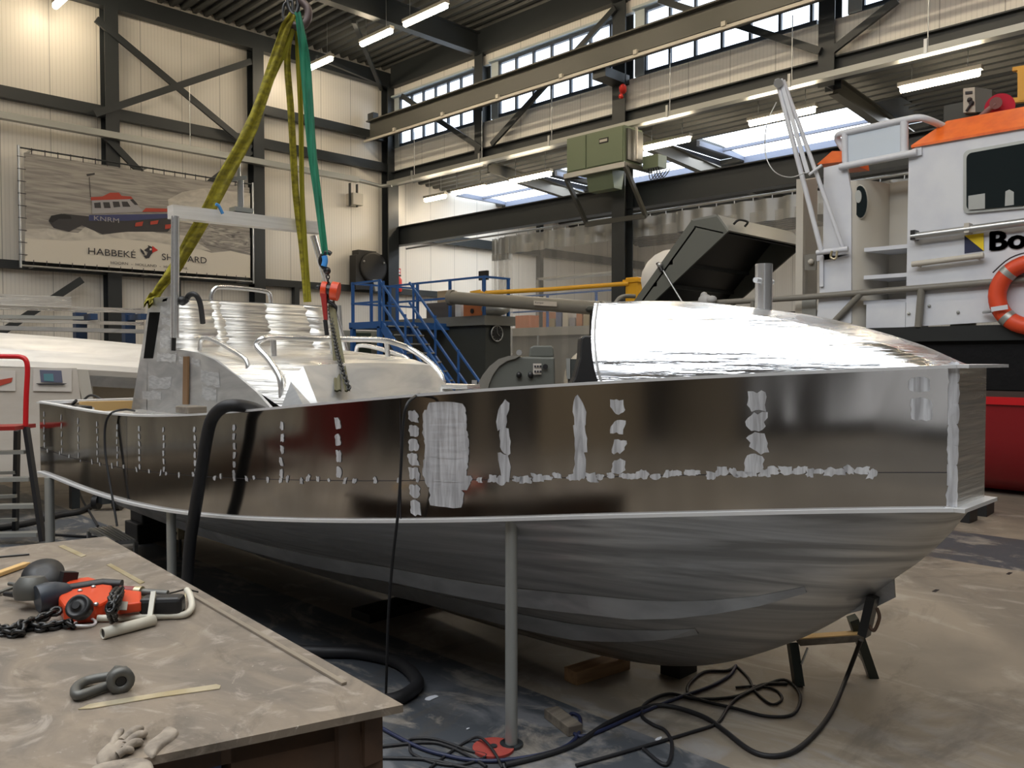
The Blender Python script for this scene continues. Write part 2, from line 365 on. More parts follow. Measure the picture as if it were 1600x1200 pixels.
tag(obj('red_container', MB().box((XL + .5, 9.5, 0), (XL + 3.2, 16.5, 2.6)), mat('oxide_red', (.13, .012, .010), .6), bevel=.03), 'dark red container mirrored in the aft hull side', 'container')  # guessed red shape, added out of view to redden the hull reflection
# corrugated decks: troughs run along the hall
def deck(x0, x1, z0, z1, y0=YB, y1=YE, pitch=.32):
    m = MB(); x = x0
    zf = lambda x: z0 + (z1 - z0) * (x - x0) / (x1 - x0)
    m.add([(x0, y0, z0 + .12), (x1, y0, z1 + .12), (x1, y1, z1 + .12), (x0, y1, z0 + .12)], [(0, 1, 2, 3)])
    while x < x1 - .05:
        a, b, c, d = x, x + pitch * .14, x + pitch * .46, x + pitch * .60
        p = [(a, zf(a) + .11), (b, zf(b)), (c, zf(c)), (d, zf(d) + .11)]
        m.add([(q, y0, w) for q, w in p] + [(q, y1, w) for q, w in p], [(0, 1, 5, 4), (1, 2, 6, 5), (2, 3, 7, 6)])
        x += pitch
    return m
struct('ceiling', deck(XL, XC, ZR, ZR), DECK)
ZA = lambda x: 7.75 - (x - XC) * .075
struct('ceiling_low_bay', deck(XC, 19.55, ZA(XC), ZA(19.55)), DECK)
struct('ceiling_low_bay_outer', deck(21.85, XR, ZA(21.85), ZA(XR)), DECK)
# roof lights of the low bay, one per bay, and two strips in the main roof
struct('ceiling_low_bay_near', deck(19.5, 21.9, ZA(19.5), ZA(21.9), y1=7.35), DECK)
for i in range(3):
    y1, y0 = COLY[i] - .55, COLY[i + 1] + .35
    m = MB().prism([(19.5, y0, ZA(19.5) + .10), (21.9, y0, ZA(21.9) + .10), (21.9, y1, ZA(21.9) + .10), (19.5, y1, ZA(19.5) + .10)], (0, 0, .04)); o = struct('window_%d' % (i + 1), m, SKYL)
    k = MB().box((21.84, y0, ZA(21.9) - .12), (21.9, y1, ZA(21.9) + .1)).box((19.5, y0 - .1, ZA(20.7) - .1), (21.9, y0, 7.5)).box((19.5, y1, ZA(20.7) - .1), (21.9, y1 + .1, 7.5)).box((20.68, y0, ZA(20.7) - .04), (20.76, y1, ZA(20.7) + .04))
    obj('frame', k, mat('curb_%d' % i, (.16, .19, .27), .5) if i == 0 else MATS['curb_0'], o)
    struct('trim_%d' % (i + 1), MB().box((19.5, COLY[i + 1] - .45, ZA(20)), (21.9, COLY[i + 1] + .25, ZA(20) + .1)), STEEL)
struct('window_6', MB().box((-5.6, -6, 11.05), (-1.8, 14, 11.12)), SKYM)
struct('window_7', MB().box((.8, -6, 11.05), (3.6, 12, 11.12)), SKYM)
# clerestory windows: one band per bay, between the columns
FRAMEB = mat('window_frame', (.045, .060, .085), .4)
REVEAL = mat('window_reveal', (.50, .56, .58), .5)
for i in range(4):
    y1, y0 = COLY[i] - .36, COLY[i + 1] + .30
    fr = MB(); n = 6; a = y0 if i == 0 else y0
    for z in (8.60, 10.13): fr.box((XC + .02, y0, z), (XC + .12, y1, z + .09))
    for k in range(n + 1):
        y = y0 + .10 + (y1 - y0 - .42) * k / n; fr.box((XC + .03, y, 8.6), (XC + .11, y + .06, 10.2))
    o = struct('window_%d' % (8 + i), fr, FRAMEB)
    obj('glass', MB().box((XC + .065, y0, 8.6), (XC + .075, y1, 10.2)), GLASS, o)
    obj('reveal', MB().box((XC + .0, y1 - .28, 8.6), (XC + .1, y1, 10.22)).box((XC - .14, y0, 10.2), (XC + .14, y1, 10.26)), REVEAL, o)

# steel frame: each member is its own thing
def col_h(x, y, z0, z1, name='steel_column', lab=None, w=.34, wall=False, grp=None):
    m = MB().ibeam((x, y, z0), (x, y, z1), w, .36, .03, up=V((0, 1, 0)) if wall else V((1, 0, 0)))
    return tag(obj(name, m, STEEL), lab, 'column', grp)
col_h(7.95, YE - .2, 0, 10.6, lab='dark steel column on the end wall behind the banner', wall=True)
col_h(12.0, YE - .2, 0, 10.6, lab='dark steel column on the end wall at the right edge of the banner', wall=True)
col_h(XC - .05, YE - .22, 0, 10.7, lab='dark steel column in the corner where the end wall meets the clerestory', w=.42, wall=True)
col_h(XC, COLY[1], 7.35, 10.7, lab='short dark steel column between the first and second clerestory windows from the corner')
col_h(XC, COLY[2], 0, 10.7, lab='tall dark steel column carrying the green cabinet', w=.4)
col_h(XC, COLY[3], 7.2, 10.7, lab='short dark steel column above the white mast tubes, right of the big clerestory window')
col_h(9.62, YE - .12, 0, 3.8, 'wall_post', 'narrow dark post on the end wall below the banner', .15, True)
col_h(13.25, YE - .12, 0, 3.8, 'wall_post', 'narrow dark post on the end wall right of the yellow slings', .16, True)
def member(name, p, q, w, h, lab, cat='beam', m=STEEL, I=False, grp=None, up=V((0, 0, 1))):
    b = MB(); (b.ibeam(p, q, w, h, .03, up) if I else b.bar(p, q, w, h, up)); return tag(obj(name, b, m), lab, cat, grp)
member('wall_rail', (XL + .1, YE - .12, 3.90), (XR, YE - .12, 3.90), .2, .2, 'long dark steel rail across the end wall just below the banner')
member('wall_rail', (XL, YE - .14, 7.95), (XC, YE - .14, 7.95), .2, .28, 'dark steel rail across the end wall above the banner')
member('wall_rail', (12.1, YE - .14, 8.93), (XC, YE - .14, 8.93), .2, .26, 'dark steel rail high on the end wall between banner column and corner')
member('wall_rail', (17.2, YE - .14, 5.85), (XR, YE - .14, 5.85), .2, .32, 'dark steel rail on the end wall of the low bay beneath the crane rail')
member('eaves_beam', (XL, YE - .25, 10.78), (XC, YE - .25, 10.78), .25, .45, 'dark steel eaves beam along the top of the end wall', I=False)
member('eaves_beam', (XC, YB, 7.58), (XC, YE, 7.58), .24, .44, 'dark steel beam along the foot of the clerestory', I=True)
member('crane_rail_beam', (17.12, YB, 5.72), (17.12, YE, 5.72), .30, .62, 'deep dark steel beam carrying the plastic strip curtain', I=True)
b = MB().ibeam((16.0, YB, 9.02), (16.0, 22.5, 9.02), .34, .58, .035)
t = thing('gantry_crane_beam', 'long olive steel crane beam running in front of the clerestory windows', 'beam', (16.0, 22.5, 9.0))
obj('beam', b, BEAML, t)
obj('rail', MB().box((15.97, YB, 9.31), (16.03, 22.5, 9.35)), STEEL, t)
obj('conductor_rail', MB().bar((15.82, YB, 8.66), (15.82, 22.6, 8.66), .05, .07), CREAM, t)
for k in range(9):
    y = 20.9 - k * 2.3; obj('clip', MB().box((15.76, y, 8.68), (15.86, y + .10, 8.78)), CREAM, t)
obj('end_stop', MB().box((15.9, 22.2, 9.33), (16.1, 22.5, 9.55)), STEEL, t)
obj('bracket', MB().box((15.9, COLY[2] - .2, 8.45), (XC, COLY[2] + .2, 8.68)), STEEL, t)
member('eaves_beam', (XC - .12, YB, 10.85), (XC - .12, YE - .5, 10.85), .2, .68, 'dark steel edge beam above the clerestory windows')
# roof beams over every column line, both bays
for i, lab in ((1, 'dark steel roof beam from the short column towards the hanging slings'), (2, 'dark steel roof beam over the tall column, at the top edge of the roof')):
    member('roof_beam', (XL, COLY[i], 10.8), (XC, COLY[i], 10.8), .26, .62, lab, I=True)
for i in (3, 4, 5): member('roof_beam', (XL, COLY[i], 10.8), (XC, COLY[i], 10.8), .26, .62, 'dark steel roof beam crossing overhead', I=True, grp='roof beams overhead')
for i, lab in ((1, 'grey steel rafter of the low bay nearest the end wall'), (2, 'grey steel rafter of the low bay behind the green cabinet'), (3, 'grey steel rafter of the low bay above the white vessel railing')):
    member('rafter', (XC + .2, COLY[i], 7.3), (XR, COLY[i], 6.3), .2, .36, lab, m=BEAML, I=True)
col_h(21.9 + 2.2, YE - .12, 0, 7.4, 'wall_post', 'dark post on the low bay end wall seen through the curtain', .2, True)
member('brace', (13.6, YE - .9, 10.62), (16.6, YE - .4, 10.55), .1, .1, 'thin dark brace under the roof by the corner')
member('brace', onZ(553, 34, 10.5), onZ(596, 140, 10.5), .12, .08, 'thin dark roof brace running to the corner column')
# cross bracing on the end wall and across the clerestory
YB2 = YE - .42
def brace(a, b, lab, y=YB2, w=.17): member('cross_brace', onY(*a, y), onY(*b, y), .07, w, lab, 'brace')
brace((150, 30), (392, 232), 'long brace of the wall cross, falling to the right above the banner')
brace((148, 178), (392, 96), 'long brace of the wall cross, rising to the right above the banner')
brace((160, 208), (228, 278), 'short brace falling behind the top of the banner')
brace((322, 290), (392, 236), 'short brace rising from the banner top to its right-hand column')
brace((128, 437), (-30, 540), 'short brace below the left half of the banner')
def bx(a, b, lab, w=.15): member('cross_brace', onX(*a, XC - .25), onX(*b, XC - .25), .07, w, lab, 'brace')
bx((628, 150), (752, 232), 'window brace falling to the short column across the first clerestory window')
bx((768, 226), (962, 12), 'window brace rising to the tall column across the second clerestory window')
bx((1030, 0), (1282, 80), 'window brace falling across the third clerestory window')
bx((1302, 78), (1402, 0), 'window brace rising right of the short column with the white cable')

# cable trays
t = thing('cable_tray', 'long galvanised cable tray hanging on rods below the clerestory', 'cable tray', (16.4, 12, 7.3))
TR = 16.38
obj('channel', MB().box((TR - .11, YB, 7.24), (TR + .11, 22.0, 7.36)), TRAY, t)
for k, y in enumerate([20.7, 17.6, 14.9, 11.2, 8.2, 5.55, 2.5]):
    obj('rod', MB().tube([(TR, y, 7.36), (TR, y, 8.72)], .012, 6), GALV, t)
    obj('coupling', MB().box((TR - .13, y - .03, 7.22), (TR - .09, y + .03, 7.50)), GALV, t)
t = thing('cable_tray', 'galvanised cable tray across the end wall above the banner', 'cable tray', (6, 22.2, 7.3))
obj('channel', MB().box((XL + .1, 22.12, 7.22), (15.3, 22.32, 7.38)), TRAY, t)
obj('pipe', MB().tube([(15.3, 22.25, 7.3), (16.2, 22.25, 7.24), (16.4, 21.9, 7.24)], .06), TRAY, t)
for x in (3.2, 9.9, 13.6):
    obj('rod', MB().tube([(x, 22.22, 7.38), (x, 22.22, 9.0)], .01, 6), GALV, t)
# strip lamps
def lamp(x, y0, y1, z, lab, grp, zr):
    if zr is None: zr = ZA(x) + .004
    t = thing('strip_light', lab, 'light', (x, (y0 + y1) / 2, z), grp)
    obj('tube', MB().tube([(x, y0, z), (x, y1, z)], .07, 10), LAMP, t)
    obj('housing', MB().box((x - .07, y0 - .05, z + .05), (x + .07, y1 + .05, z + .13)), CREAM, t)
    for y in (y0 + .2, y1 - .2): obj('rod', MB().tube([(x, y, z + .13), (x, y, zr)], .008, 5), GALV, t)
G1, G2 = 'strip lights under the main roof', 'strip lights under the low bay roof'
lamp(6.6, 20.7, 22.2, 10.15, 'strip light hanging by the end wall above the banner', G1, ZR)
lamp(13.25, 20.5, 22.0, 10.15, 'strip light nearest the end wall, right of the slings', G1, ZR)
lamp(13.25, 17.7, 19.0, 10.15, 'strip light in the middle of the row of three under the main roof', G1, ZR)
lamp(13.25, 15.5, 17.1, 10.15, 'strip light just in front of the roof beam, last of the row of three', G1, ZR)
for y in (12.2, 9.0, 5.8, 2.6, -.6): lamp(13.25, y, y + 1.5, 10.15, 'strip light continuing overhead in the main hall', 'strip lights overhead', ZR)  # lamps out of view, added to light the boat and show in its plates
for x in (6.6, 0.0):  # more unseen rows, added for reflections
    for y in (17.0, 13.5, 9.0, 5.0, 1.0, -3.0): lamp(x, y, y + 1.5, 10.15, 'strip light continuing overhead in the main hall', 'strip lights overhead', ZR)
lamp(17.8, 20.9, 21.9, 6.95, 'faintly seen strip light closest to the end wall in the low bay', G2, None)
lamp(17.7, 18.9, 20.4, 6.95, 'strip light throwing a bright patch on the low bay end wall', G2, None)
lamp(17.75, 16.2, 17.8, 6.95, 'strip light left of the green cabinet', G2, None)
lamp(17.75, 14.2, 15.2, 6.95, 'strip light half hidden behind the green cabinet', G2, None)
lamp(17.35, 11.3, 12.6, 6.95, 'strip light just right of the green cabinet', G2, None)
lamp(17.2, 8.1, 9.6, 6.95, 'strip light behind the white mast tubes', G2, None)
lamp(17.15, 4.9, 6.3, 6.95, 'long strip light above the white vessel and its red winch', G2, None)

# ------------------------------------------------------------------ plastic strip curtain under the low beam
t = thing('strip_curtain', 'clear plastic curtain with grey top band hanging from the low steel beam', 'curtain', (17.15, 13, 0))
def curtain(y0, y1, z0, z1, m, name, amp=.05, per=.45, step=.09, x=17.25):
    rows = [[], []]; y = y0
    while y < y1 + .001:
        w = x + amp * math.sin(y * 2 * PI / per) + amp * .5 * math.sin(y * 2 * PI / (per * 2.7) + 1)
        rows[0].append((w, y, z0)); rows[1].append((w, y, z1)); y += step
    return obj(name, MB().grid(rows), m, t)
curtain(1.5, 17.75, .05, 4.95, PVC, 'clear_sheet', .035, .8)
curtain(1.5, 17.75, 4.72, 5.22, PVCG, 'top_band', .05, .55)
curtain(17.3, 18.0, .05, 4.72, PVC, 'gathered_sheet', .12, .14, .02)
curtain(17.3, 18.0, 4.55, 5.2, PVCG, 'gathered_band', .10, .14, .02)
obj('rail', MB().tube([(17.22, 1.5, 5.30), (17.22, 22.2, 5.30)], .028), GALV, t)
for k in range(34): obj('hook', MB().tube([(17.22, 2.0 + k * .47, 5.28), (17.22, 2.0 + k * .47, 5.2)], .012, 5), GALV, t)

# ------------------------------------------------------------------ green cabinet on its bracket
t = thing('ventilation_cabinet', 'sage green metal cabinet on a steel bracket high on the tall column', 'cabinet', (16.3, 13, 6.25))
obj('housing', MB().box((15.9, 12.15, 6.3), (16.62, 13.95, 7.17)), GREEN, t, bevel=.01)
obj('door', MB().box((15.87, 12.18, 6.33), (15.9, 13.28, 7.14)), GREEN, t, bevel=.006)
obj('door', MB().box((15.87, 13.31, 6.33), (15.9, 13.92, 7.14)), GREEN, t, bevel=.006)
o = obj('name_plate', MB().box((15.86, 12.60, 6.84), (15.87, 12.88, 6.96)), BLACK, t)
obj('plate_strip', MB().box((15.855, 12.63, 6.87), (15.86, 12.86, 6.93)), CREAM, o)
obj('end_panel', MB().box((15.98, 12.10, 6.36), (16.58, 12.15, 7.1)), BEAML, t)
obj('pipe', MB().tube([(16.25, 12.05, 6.4), (16.25, 12.05, 7.15)], .03), CREAM, t)
obj('socket_box', MB().box((16.5, 11.6, 6.2), (16.85, 12.05, 6.5)), GREEN, t)
obj('duct', MB().prism([(16.0, 12.6, 6.24), (16.5, 12.6, 6.24), (16.4, 12.6, 5.78), (16.1, 12.6, 5.78)], (0, .8, 0)), MATS['sage_green'], t)
t = thing('cabinet_bracket', 'welded steel bracket frame under the green cabinet', 'bracket', (16.4, 13, 6.2))
for y in (12.12, 13.98):
    obj('arm', MB().bar((15.85, y, 6.23), (XC + .1, y, 6.23), .08, .1), BEAML, t)
    obj('strut', MB().bar((15.9, y, 6.2), (XC - .1, y, 5.1), .08, .1), BEAML, t)
obj('front_bar', MB().bar((15.88, 12.1, 6.23), (15.88, 14.0, 6.23), .08, .12), GALV, t)
obj('lower_bar', MB().bar((XC - .15, 12.1, 5.12), (XC - .15, 14.0, 5.12), .07, .12), BEAML, t)
for k in range(5): obj('cable', MB().tube(smooth_path([(16.6, 11.95 - k * .07, 6.2), (16.62, 11.9 - k * .09, 5.95), (16.7, 11.75 - k * .09, 6.15)]), .012, 6), CHAIN, t)

# red siren on the tall column
t = thing('alarm_beacon', 'small red alarm beacon on the tall column above the green cabinet', 'beacon', onX(972, 148, 16.5))
obj('body', MB().lathe(onX(974, 146, 16.5), [(.03, 0), (.09, .06), (.09, .18), (.04, .24)], V((-.5, -.3, .5))), SIGNR, t)
obj('horn', MB().lathe(onX(971, 150, 16.45), [(.07, 0), (.04, .06)], V((-.5, .2, -.3))), SIGNR, t)

# ------------------------------------------------------------------ things on the end wall
p = onY(557, 285, YE - .3)
t = thing('junction_box', 'small cream box on two brackets below the end wall cable tray', 'box', p)
a, b_ = onY(549, 301, YE - .3), onY(565, 322, YE - .3)
obj('body', MB().box((a.x, YE - .4, b_.z), (b_.x, YE, a.z)), CREAM, t, bevel=.01)
for x in (a.x - .05, a.x + .22): obj('strap', MB().box((x, YE - .3, b_.z - .05), (x + .04, YE - .22, 7.22)), STEEL, t)
t = thing('fan_heater', 'bulky black fan unit on the end wall beside the corner column', 'heater', onY(580, 455, YE - .5))
f = lambda px, py: onY(px, py, YE - .55)
obj('back_panel', MB().prism([f(556, 452), f(556, 398), f(560, 397), f(560, 390), f(588, 393), f(588, 398), f(598, 398), f(598, 452)], (0, .35, 0)), BLACK, t)
obj('fan_shroud', MB().lathe(onY(584, 418, YE - .6), [(.36, 0), (.5, -.12), (.5, .02), (.42, .02)], V((0, -1, 0)), 24), mat('soft_black', (.02, .02, .02), .6), t)
obj('funnel', MB().prism([f(580, 437), f(592, 437), f(588, 455), f(584, 455)], (0, -.1, 0)), TRAY, t)
for x, y in ((569, 408), (600, 411)): obj('bolt', MB().sph(onY(x, y, YE - .65), .035, .035, .035, 8, 6), GALV, t)
t = thing('fire_extinguisher', 'red fire extinguisher hanging on the end wall of the low bay', 'fire extinguisher', onY(623, 457, YE - .2))
c = onY(623, 456, YE - .25)
obj('cylinder', MB().lathe(c, [(.09, 0), (.11, .03), (.11, .40), (.06, .48), (.03, .52)]), SIGNR, t)
obj('hose', MB().tube(smooth_path([c + V((.02, 0, .52)), c + V((-.12, 0, .50)), c + V((-.15, 0, .3)), c + V((-.14, 0, .12))]), .014, 6), BLACK, t)
obj('valve', MB().box(c + V((-.05, -.03, .52)), c + V((.08, .03, .57))), BLACK, t)
t = thing('fire_extinguisher_sign', 'small red and white sign above the fire extinguisher', 'sign', onY(622, 431, YE - .02))
a, b_ = onY(618, 419, YE - .04), onY(626, 431, YE - .04)
obj('plate', MB().box((a.x, YE - .05, b_.z), (b_.x, YE - .02, a.z)), SIGNR, t)
w = b_.x - a.x; h = a.z - b_.z
obj('symbol', MB().box((a.x + w * .12, YE - .055, b_.z + h * .15), (a.x + w * .34, YE - .05, b_.z + h * .8)).box((a.x + w * .55, YE - .055, b_.z + h * .5), (a.x + w * .88, YE - .05, b_.z + h * .85)).box((a.x + w * .55, YE - .055, b_.z + h * .12), (a.x + w * .88, YE - .05, b_.z + h * .38)), WHITE, t)
tag(obj('conduit', MB().tube([onY(623, 450, YE - .03), onY(624, 362, YE - .03)], .018, 6), GALV), 'thin vertical pipe above the fire extinguisher', 'pipe')

# ------------------------------------------------------------------ banner
YP = 22.1
t = thing('shipyard_banner', 'large printed shipyard banner with a rescue boat at sea, laced in a tube frame', 'banner', (8.7, YP, 3.9))
zt, zb, x0, x1 = 6.50, 3.97, 5.80, 11.50
TL, BR = onY(38, 242, YP), onY(391, 438, YP)
x0, x1 = TL.x, BR.x
cloth = obj('canvas', MB().box((x0, YP, zb), (x1, YP + .02, zt)), SEA, t)
def art(name, pts, m, lay=1, par=None):
    y = YP - .004 * lay
    return obj(name, MB().prism([onY(px, py, y) for px, py in pts], (0, .003, 0)), m, par or cloth)
art('cream_field', [(39, 408), (39, 368), (90, 362), (150, 366), (200, 372), (260, 376), (300, 385), (330, 395), (360, 392), (391, 399), (391, 434)], PCREAM, 1)
art('foam', [(39, 358), (75, 357), (120, 366), (136, 352), (158, 368), (190, 362), (216, 354), (245, 364), (290, 368), (330, 392), (300, 388), (240, 378), (180, 372), (110, 376), (39, 372)], FOAM, 2)
art('spray', [(262, 312), (285, 300), (320, 294), (391, 302), (391, 335), (350, 345), (320, 352), (268, 345)], FOAM, 2)
art('wave', [(312, 372), (330, 352), (370, 360), (391, 372), (391, 396), (350, 388), (322, 384)], PWAVE, 2)
art('hull', [(76, 345), (80, 337), (100, 334), (140, 338), (268, 336), (276, 345), (262, 362), (200, 362), (160, 366), (128, 352), (108, 362), (84, 356)], PDARK, 3)
art('hull_band', [(139, 336), (264, 334), (268, 340), (200, 345), (139, 345)], PNAVY, 4)
art('deckhouse', [(144, 334), (144, 312), (202, 310), (226, 331)], PGREY, 4)
art('roof', [(142, 313), (142, 308), (160, 307), (172, 301), (186, 301), (190, 306), (205, 307), (208, 311)], PRED, 5)
art('foredeck', [(222, 331), (228, 325), (262, 326), (262, 331)], PRED, 5)
for q in ([(147, 317), (157, 316), (158, 325), (148, 325)], [(161, 316), (171, 316), (173, 325), (163, 325)], [(176, 315), (186, 315), (188, 323), (178, 324)], [(190, 315), (199, 315), (204, 323), (192, 323)], [(203, 312), (208, 311), (216, 320), (211, 320)]):
    art('cabin_window', q, PDARK, 6)
for q in ([(212, 348), (224, 346), (222, 353), (211, 354)], [(235, 346), (248, 344), (246, 350), (235, 351)], [(258, 351), (268, 350), (266, 357), (258, 358)]): art('red_patch', q, PRED, 6)
art('mast', [(139, 277), (140, 277), (142, 308), (141, 308)], PDARK, 5)
art('radar', [(135, 272), (148, 270), (148, 273), (136, 275)], PDARK, 5)
art('boat_tube', [(76, 345), (80, 337), (96, 334), (110, 337), (112, 342), (92, 342), (82, 348)], BLACK, 4)
def lettering(s, a, b, wid, m, y=YP - .03, par=None, name='lettering'):
    """a = px of lower-left, b = px of upper-left, wid = px of lower-right"""
    p, q, r = onY(*a, y), onY(*b, y), onY(*wid, y)
    mb = MB(); text_mb(mb, s, V((p.x, y, p.z)), V((1, 0, 0)), V((0, 0, 1)), r.x - p.x, q.z - p.z)
    return obj(name, mb, m, par or cloth)
lettering('KNRM', (147, 344), (147, 337), (186, 344), PGREY)
lettering('HABBEKÉ', (138, 397), (138, 384), (212, 402), INK)
lettering('SHIPYARD', (253, 406), (253, 396), (323, 412), INK)
lettering('HOORN  -  HOLLAND  -  HABBEKE.NL', (173, 412), (173, 408), (294, 422), PDARK)
art('bird_body', [(225, 391), (232, 386), (231, 383), (238, 386), (241, 393), (236, 398), (233, 403), (228, 404), (224, 399), (229, 399), (231, 394)], INK, 6)
art('bird_wing', [(219, 388), (224, 392), (227, 398), (224, 398), (220, 393)], INK, 6)
art('beak', [(238, 384), (247, 391), (238, 395)], SIGNR, 7)
art('bird_eye', [(234, 388), (237, 388), (237, 391), (234, 391)], PCREAM, 7)
T = MB
fx0, fx1, fz0, fz1 = x0 - .12, x1 + .10, zb - .13, zt + .10
obj('side_tube', T().tube([(fx0, YP, fz0 - .05), (fx0, YP, fz1 + .05)], .032), GALV, t)
obj('side_tube', T().tube([(fx1, YP, fz0 - .05), (fx1, YP, fz1 + .05)], .028), GALV, t)
obj('top_tube', T().tube([(fx0, YP, fz1), (fx1, YP, fz1)], .02), STEEL, t)
obj('bottom_tube', T().tube([(fx0, YP, fz0), (fx1, YP, fz0)], .024), GALV, t)
for x in (fx0 + .3, (fx0 + fx1) / 2, fx1 - .3):
    obj('wall_stay', T().bar((x, YP + .03, fz1), (x, YE, fz1), .04, .04), GALV, t); obj('wall_stay', T().bar((x, YP + .03, fz0), (x, YE, fz0), .04, .04), GALV, t)
for k in range(20):
    x = x0 + .15 + (x1 - x0 - .3) * k / 19
    obj('tie', T().box((x, YP - .01, zt - .02), (x + .015, YP + .01, fz1 + .03)), INK, t)
    obj('tie', T().box((x, YP - .01, fz0 - .03), (x + .015, YP + .01, zb + .02)), INK, t)
for k in range(9):
    z = zb + .12 + (zt - zb - .24) * k / 8
    obj('tie', T().box((fx0 - .04, YP - .035, z), (x0 + .02, YP - .02, z + .015)), INK, t)

# ================================================================== THE ALUMINIUM BOAT
XM = 3.38                                           # its centreline; bow towards -Y
plan = [(7.60, 2.09), (6.6, 2.06), (5.5, 2.05), (4.6, 2.065), (3.96, 2.10), (3.2, 2.205), (2.6, 2.38), (2.1, 2.62), (1.7, 2.83), (1.3, 3.05), (.97, 3.215)]
pp = smooth_path([(a, b, 0) for a, b in plan], 10); PY = np.array([p.x for p in pp])[::-1]; PX = np.array([p.y for p in pp])[::-1]
side_x = lambda y: float(np.interp(y, PY, PX))
def edge_table(px):
    out = []
    for x, y in px:
        lo, hi = .9, 9.0
        for _ in range(60):                          # where the vertical plane of that column meets the side
            m = (lo + hi) / 2; r = ray(x, y); sx = side_x(m); out_y = sx * r.y / r.x
            if out_y > m: lo = m
            else: hi = m
        out.append((m, onX(x, y, side_x(m)).z))
    out.sort(); return np.array(out)
SH = edge_table([(42, 629), (125, 639), (225, 650), (300, 647), (400, 641.5), (500, 631), (640, 618), (800, 607), (915, 599.5), (1050, 593), (1200, 584), (1350, 577.5), (1495, 573)])
CH = edge_table([(60, 736), (120, 759), (200, 783), (260, 797), (400, 810), (500, 813), (600, 814), (800, 809), (1000, 805), (1200, 801), (1350, 798), (1490, 795)])
MS = edge_table([(68, 701), (130, 718), (220, 738), (400, 746), (600, 751), (800, 750), (1100, 742), (1490, 738)])
def smz(tab, deg=4):
    c = np.polyfit(tab[:, 0], tab[:, 1], deg); lo, hi = tab[0, 0], tab[-1, 0]
    return lambda y: float(np.polyval(c, min(max(y, lo), hi)))
zs, zc, zm = smz(SH, 5), smz(CH, 5), smz(MS, 4)
keel_pts = smooth_path([(.97, 1.10, 0), (1.03, 1.0, 0), (1.13, .88, 0), (1.26, .76, 0), (1.42, .60, 0), (1.70, .40, 0), (2.10, .205, 0), (2.6, .105, 0), (3.5, .06, 0), (5.0, .06, 0), (7.6, .10, 0)], 6)
KY = np.array([p.x for p in keel_pts]); KZ = np.array([p.y for p in keel_pts]); zk = lambda y: float(np.interp(y, KY, KZ))
STA = list(np.linspace(.97, 2.6, 27)) + list(np.linspace(2.72, 7.6, 34))
mir = lambda x: 2 * XM - x
boat = thing('aluminium_boat', 'unpainted aluminium boat hull under construction, resting on tubes and hanging in slings', 'boat', (XM, 4.0, 0))
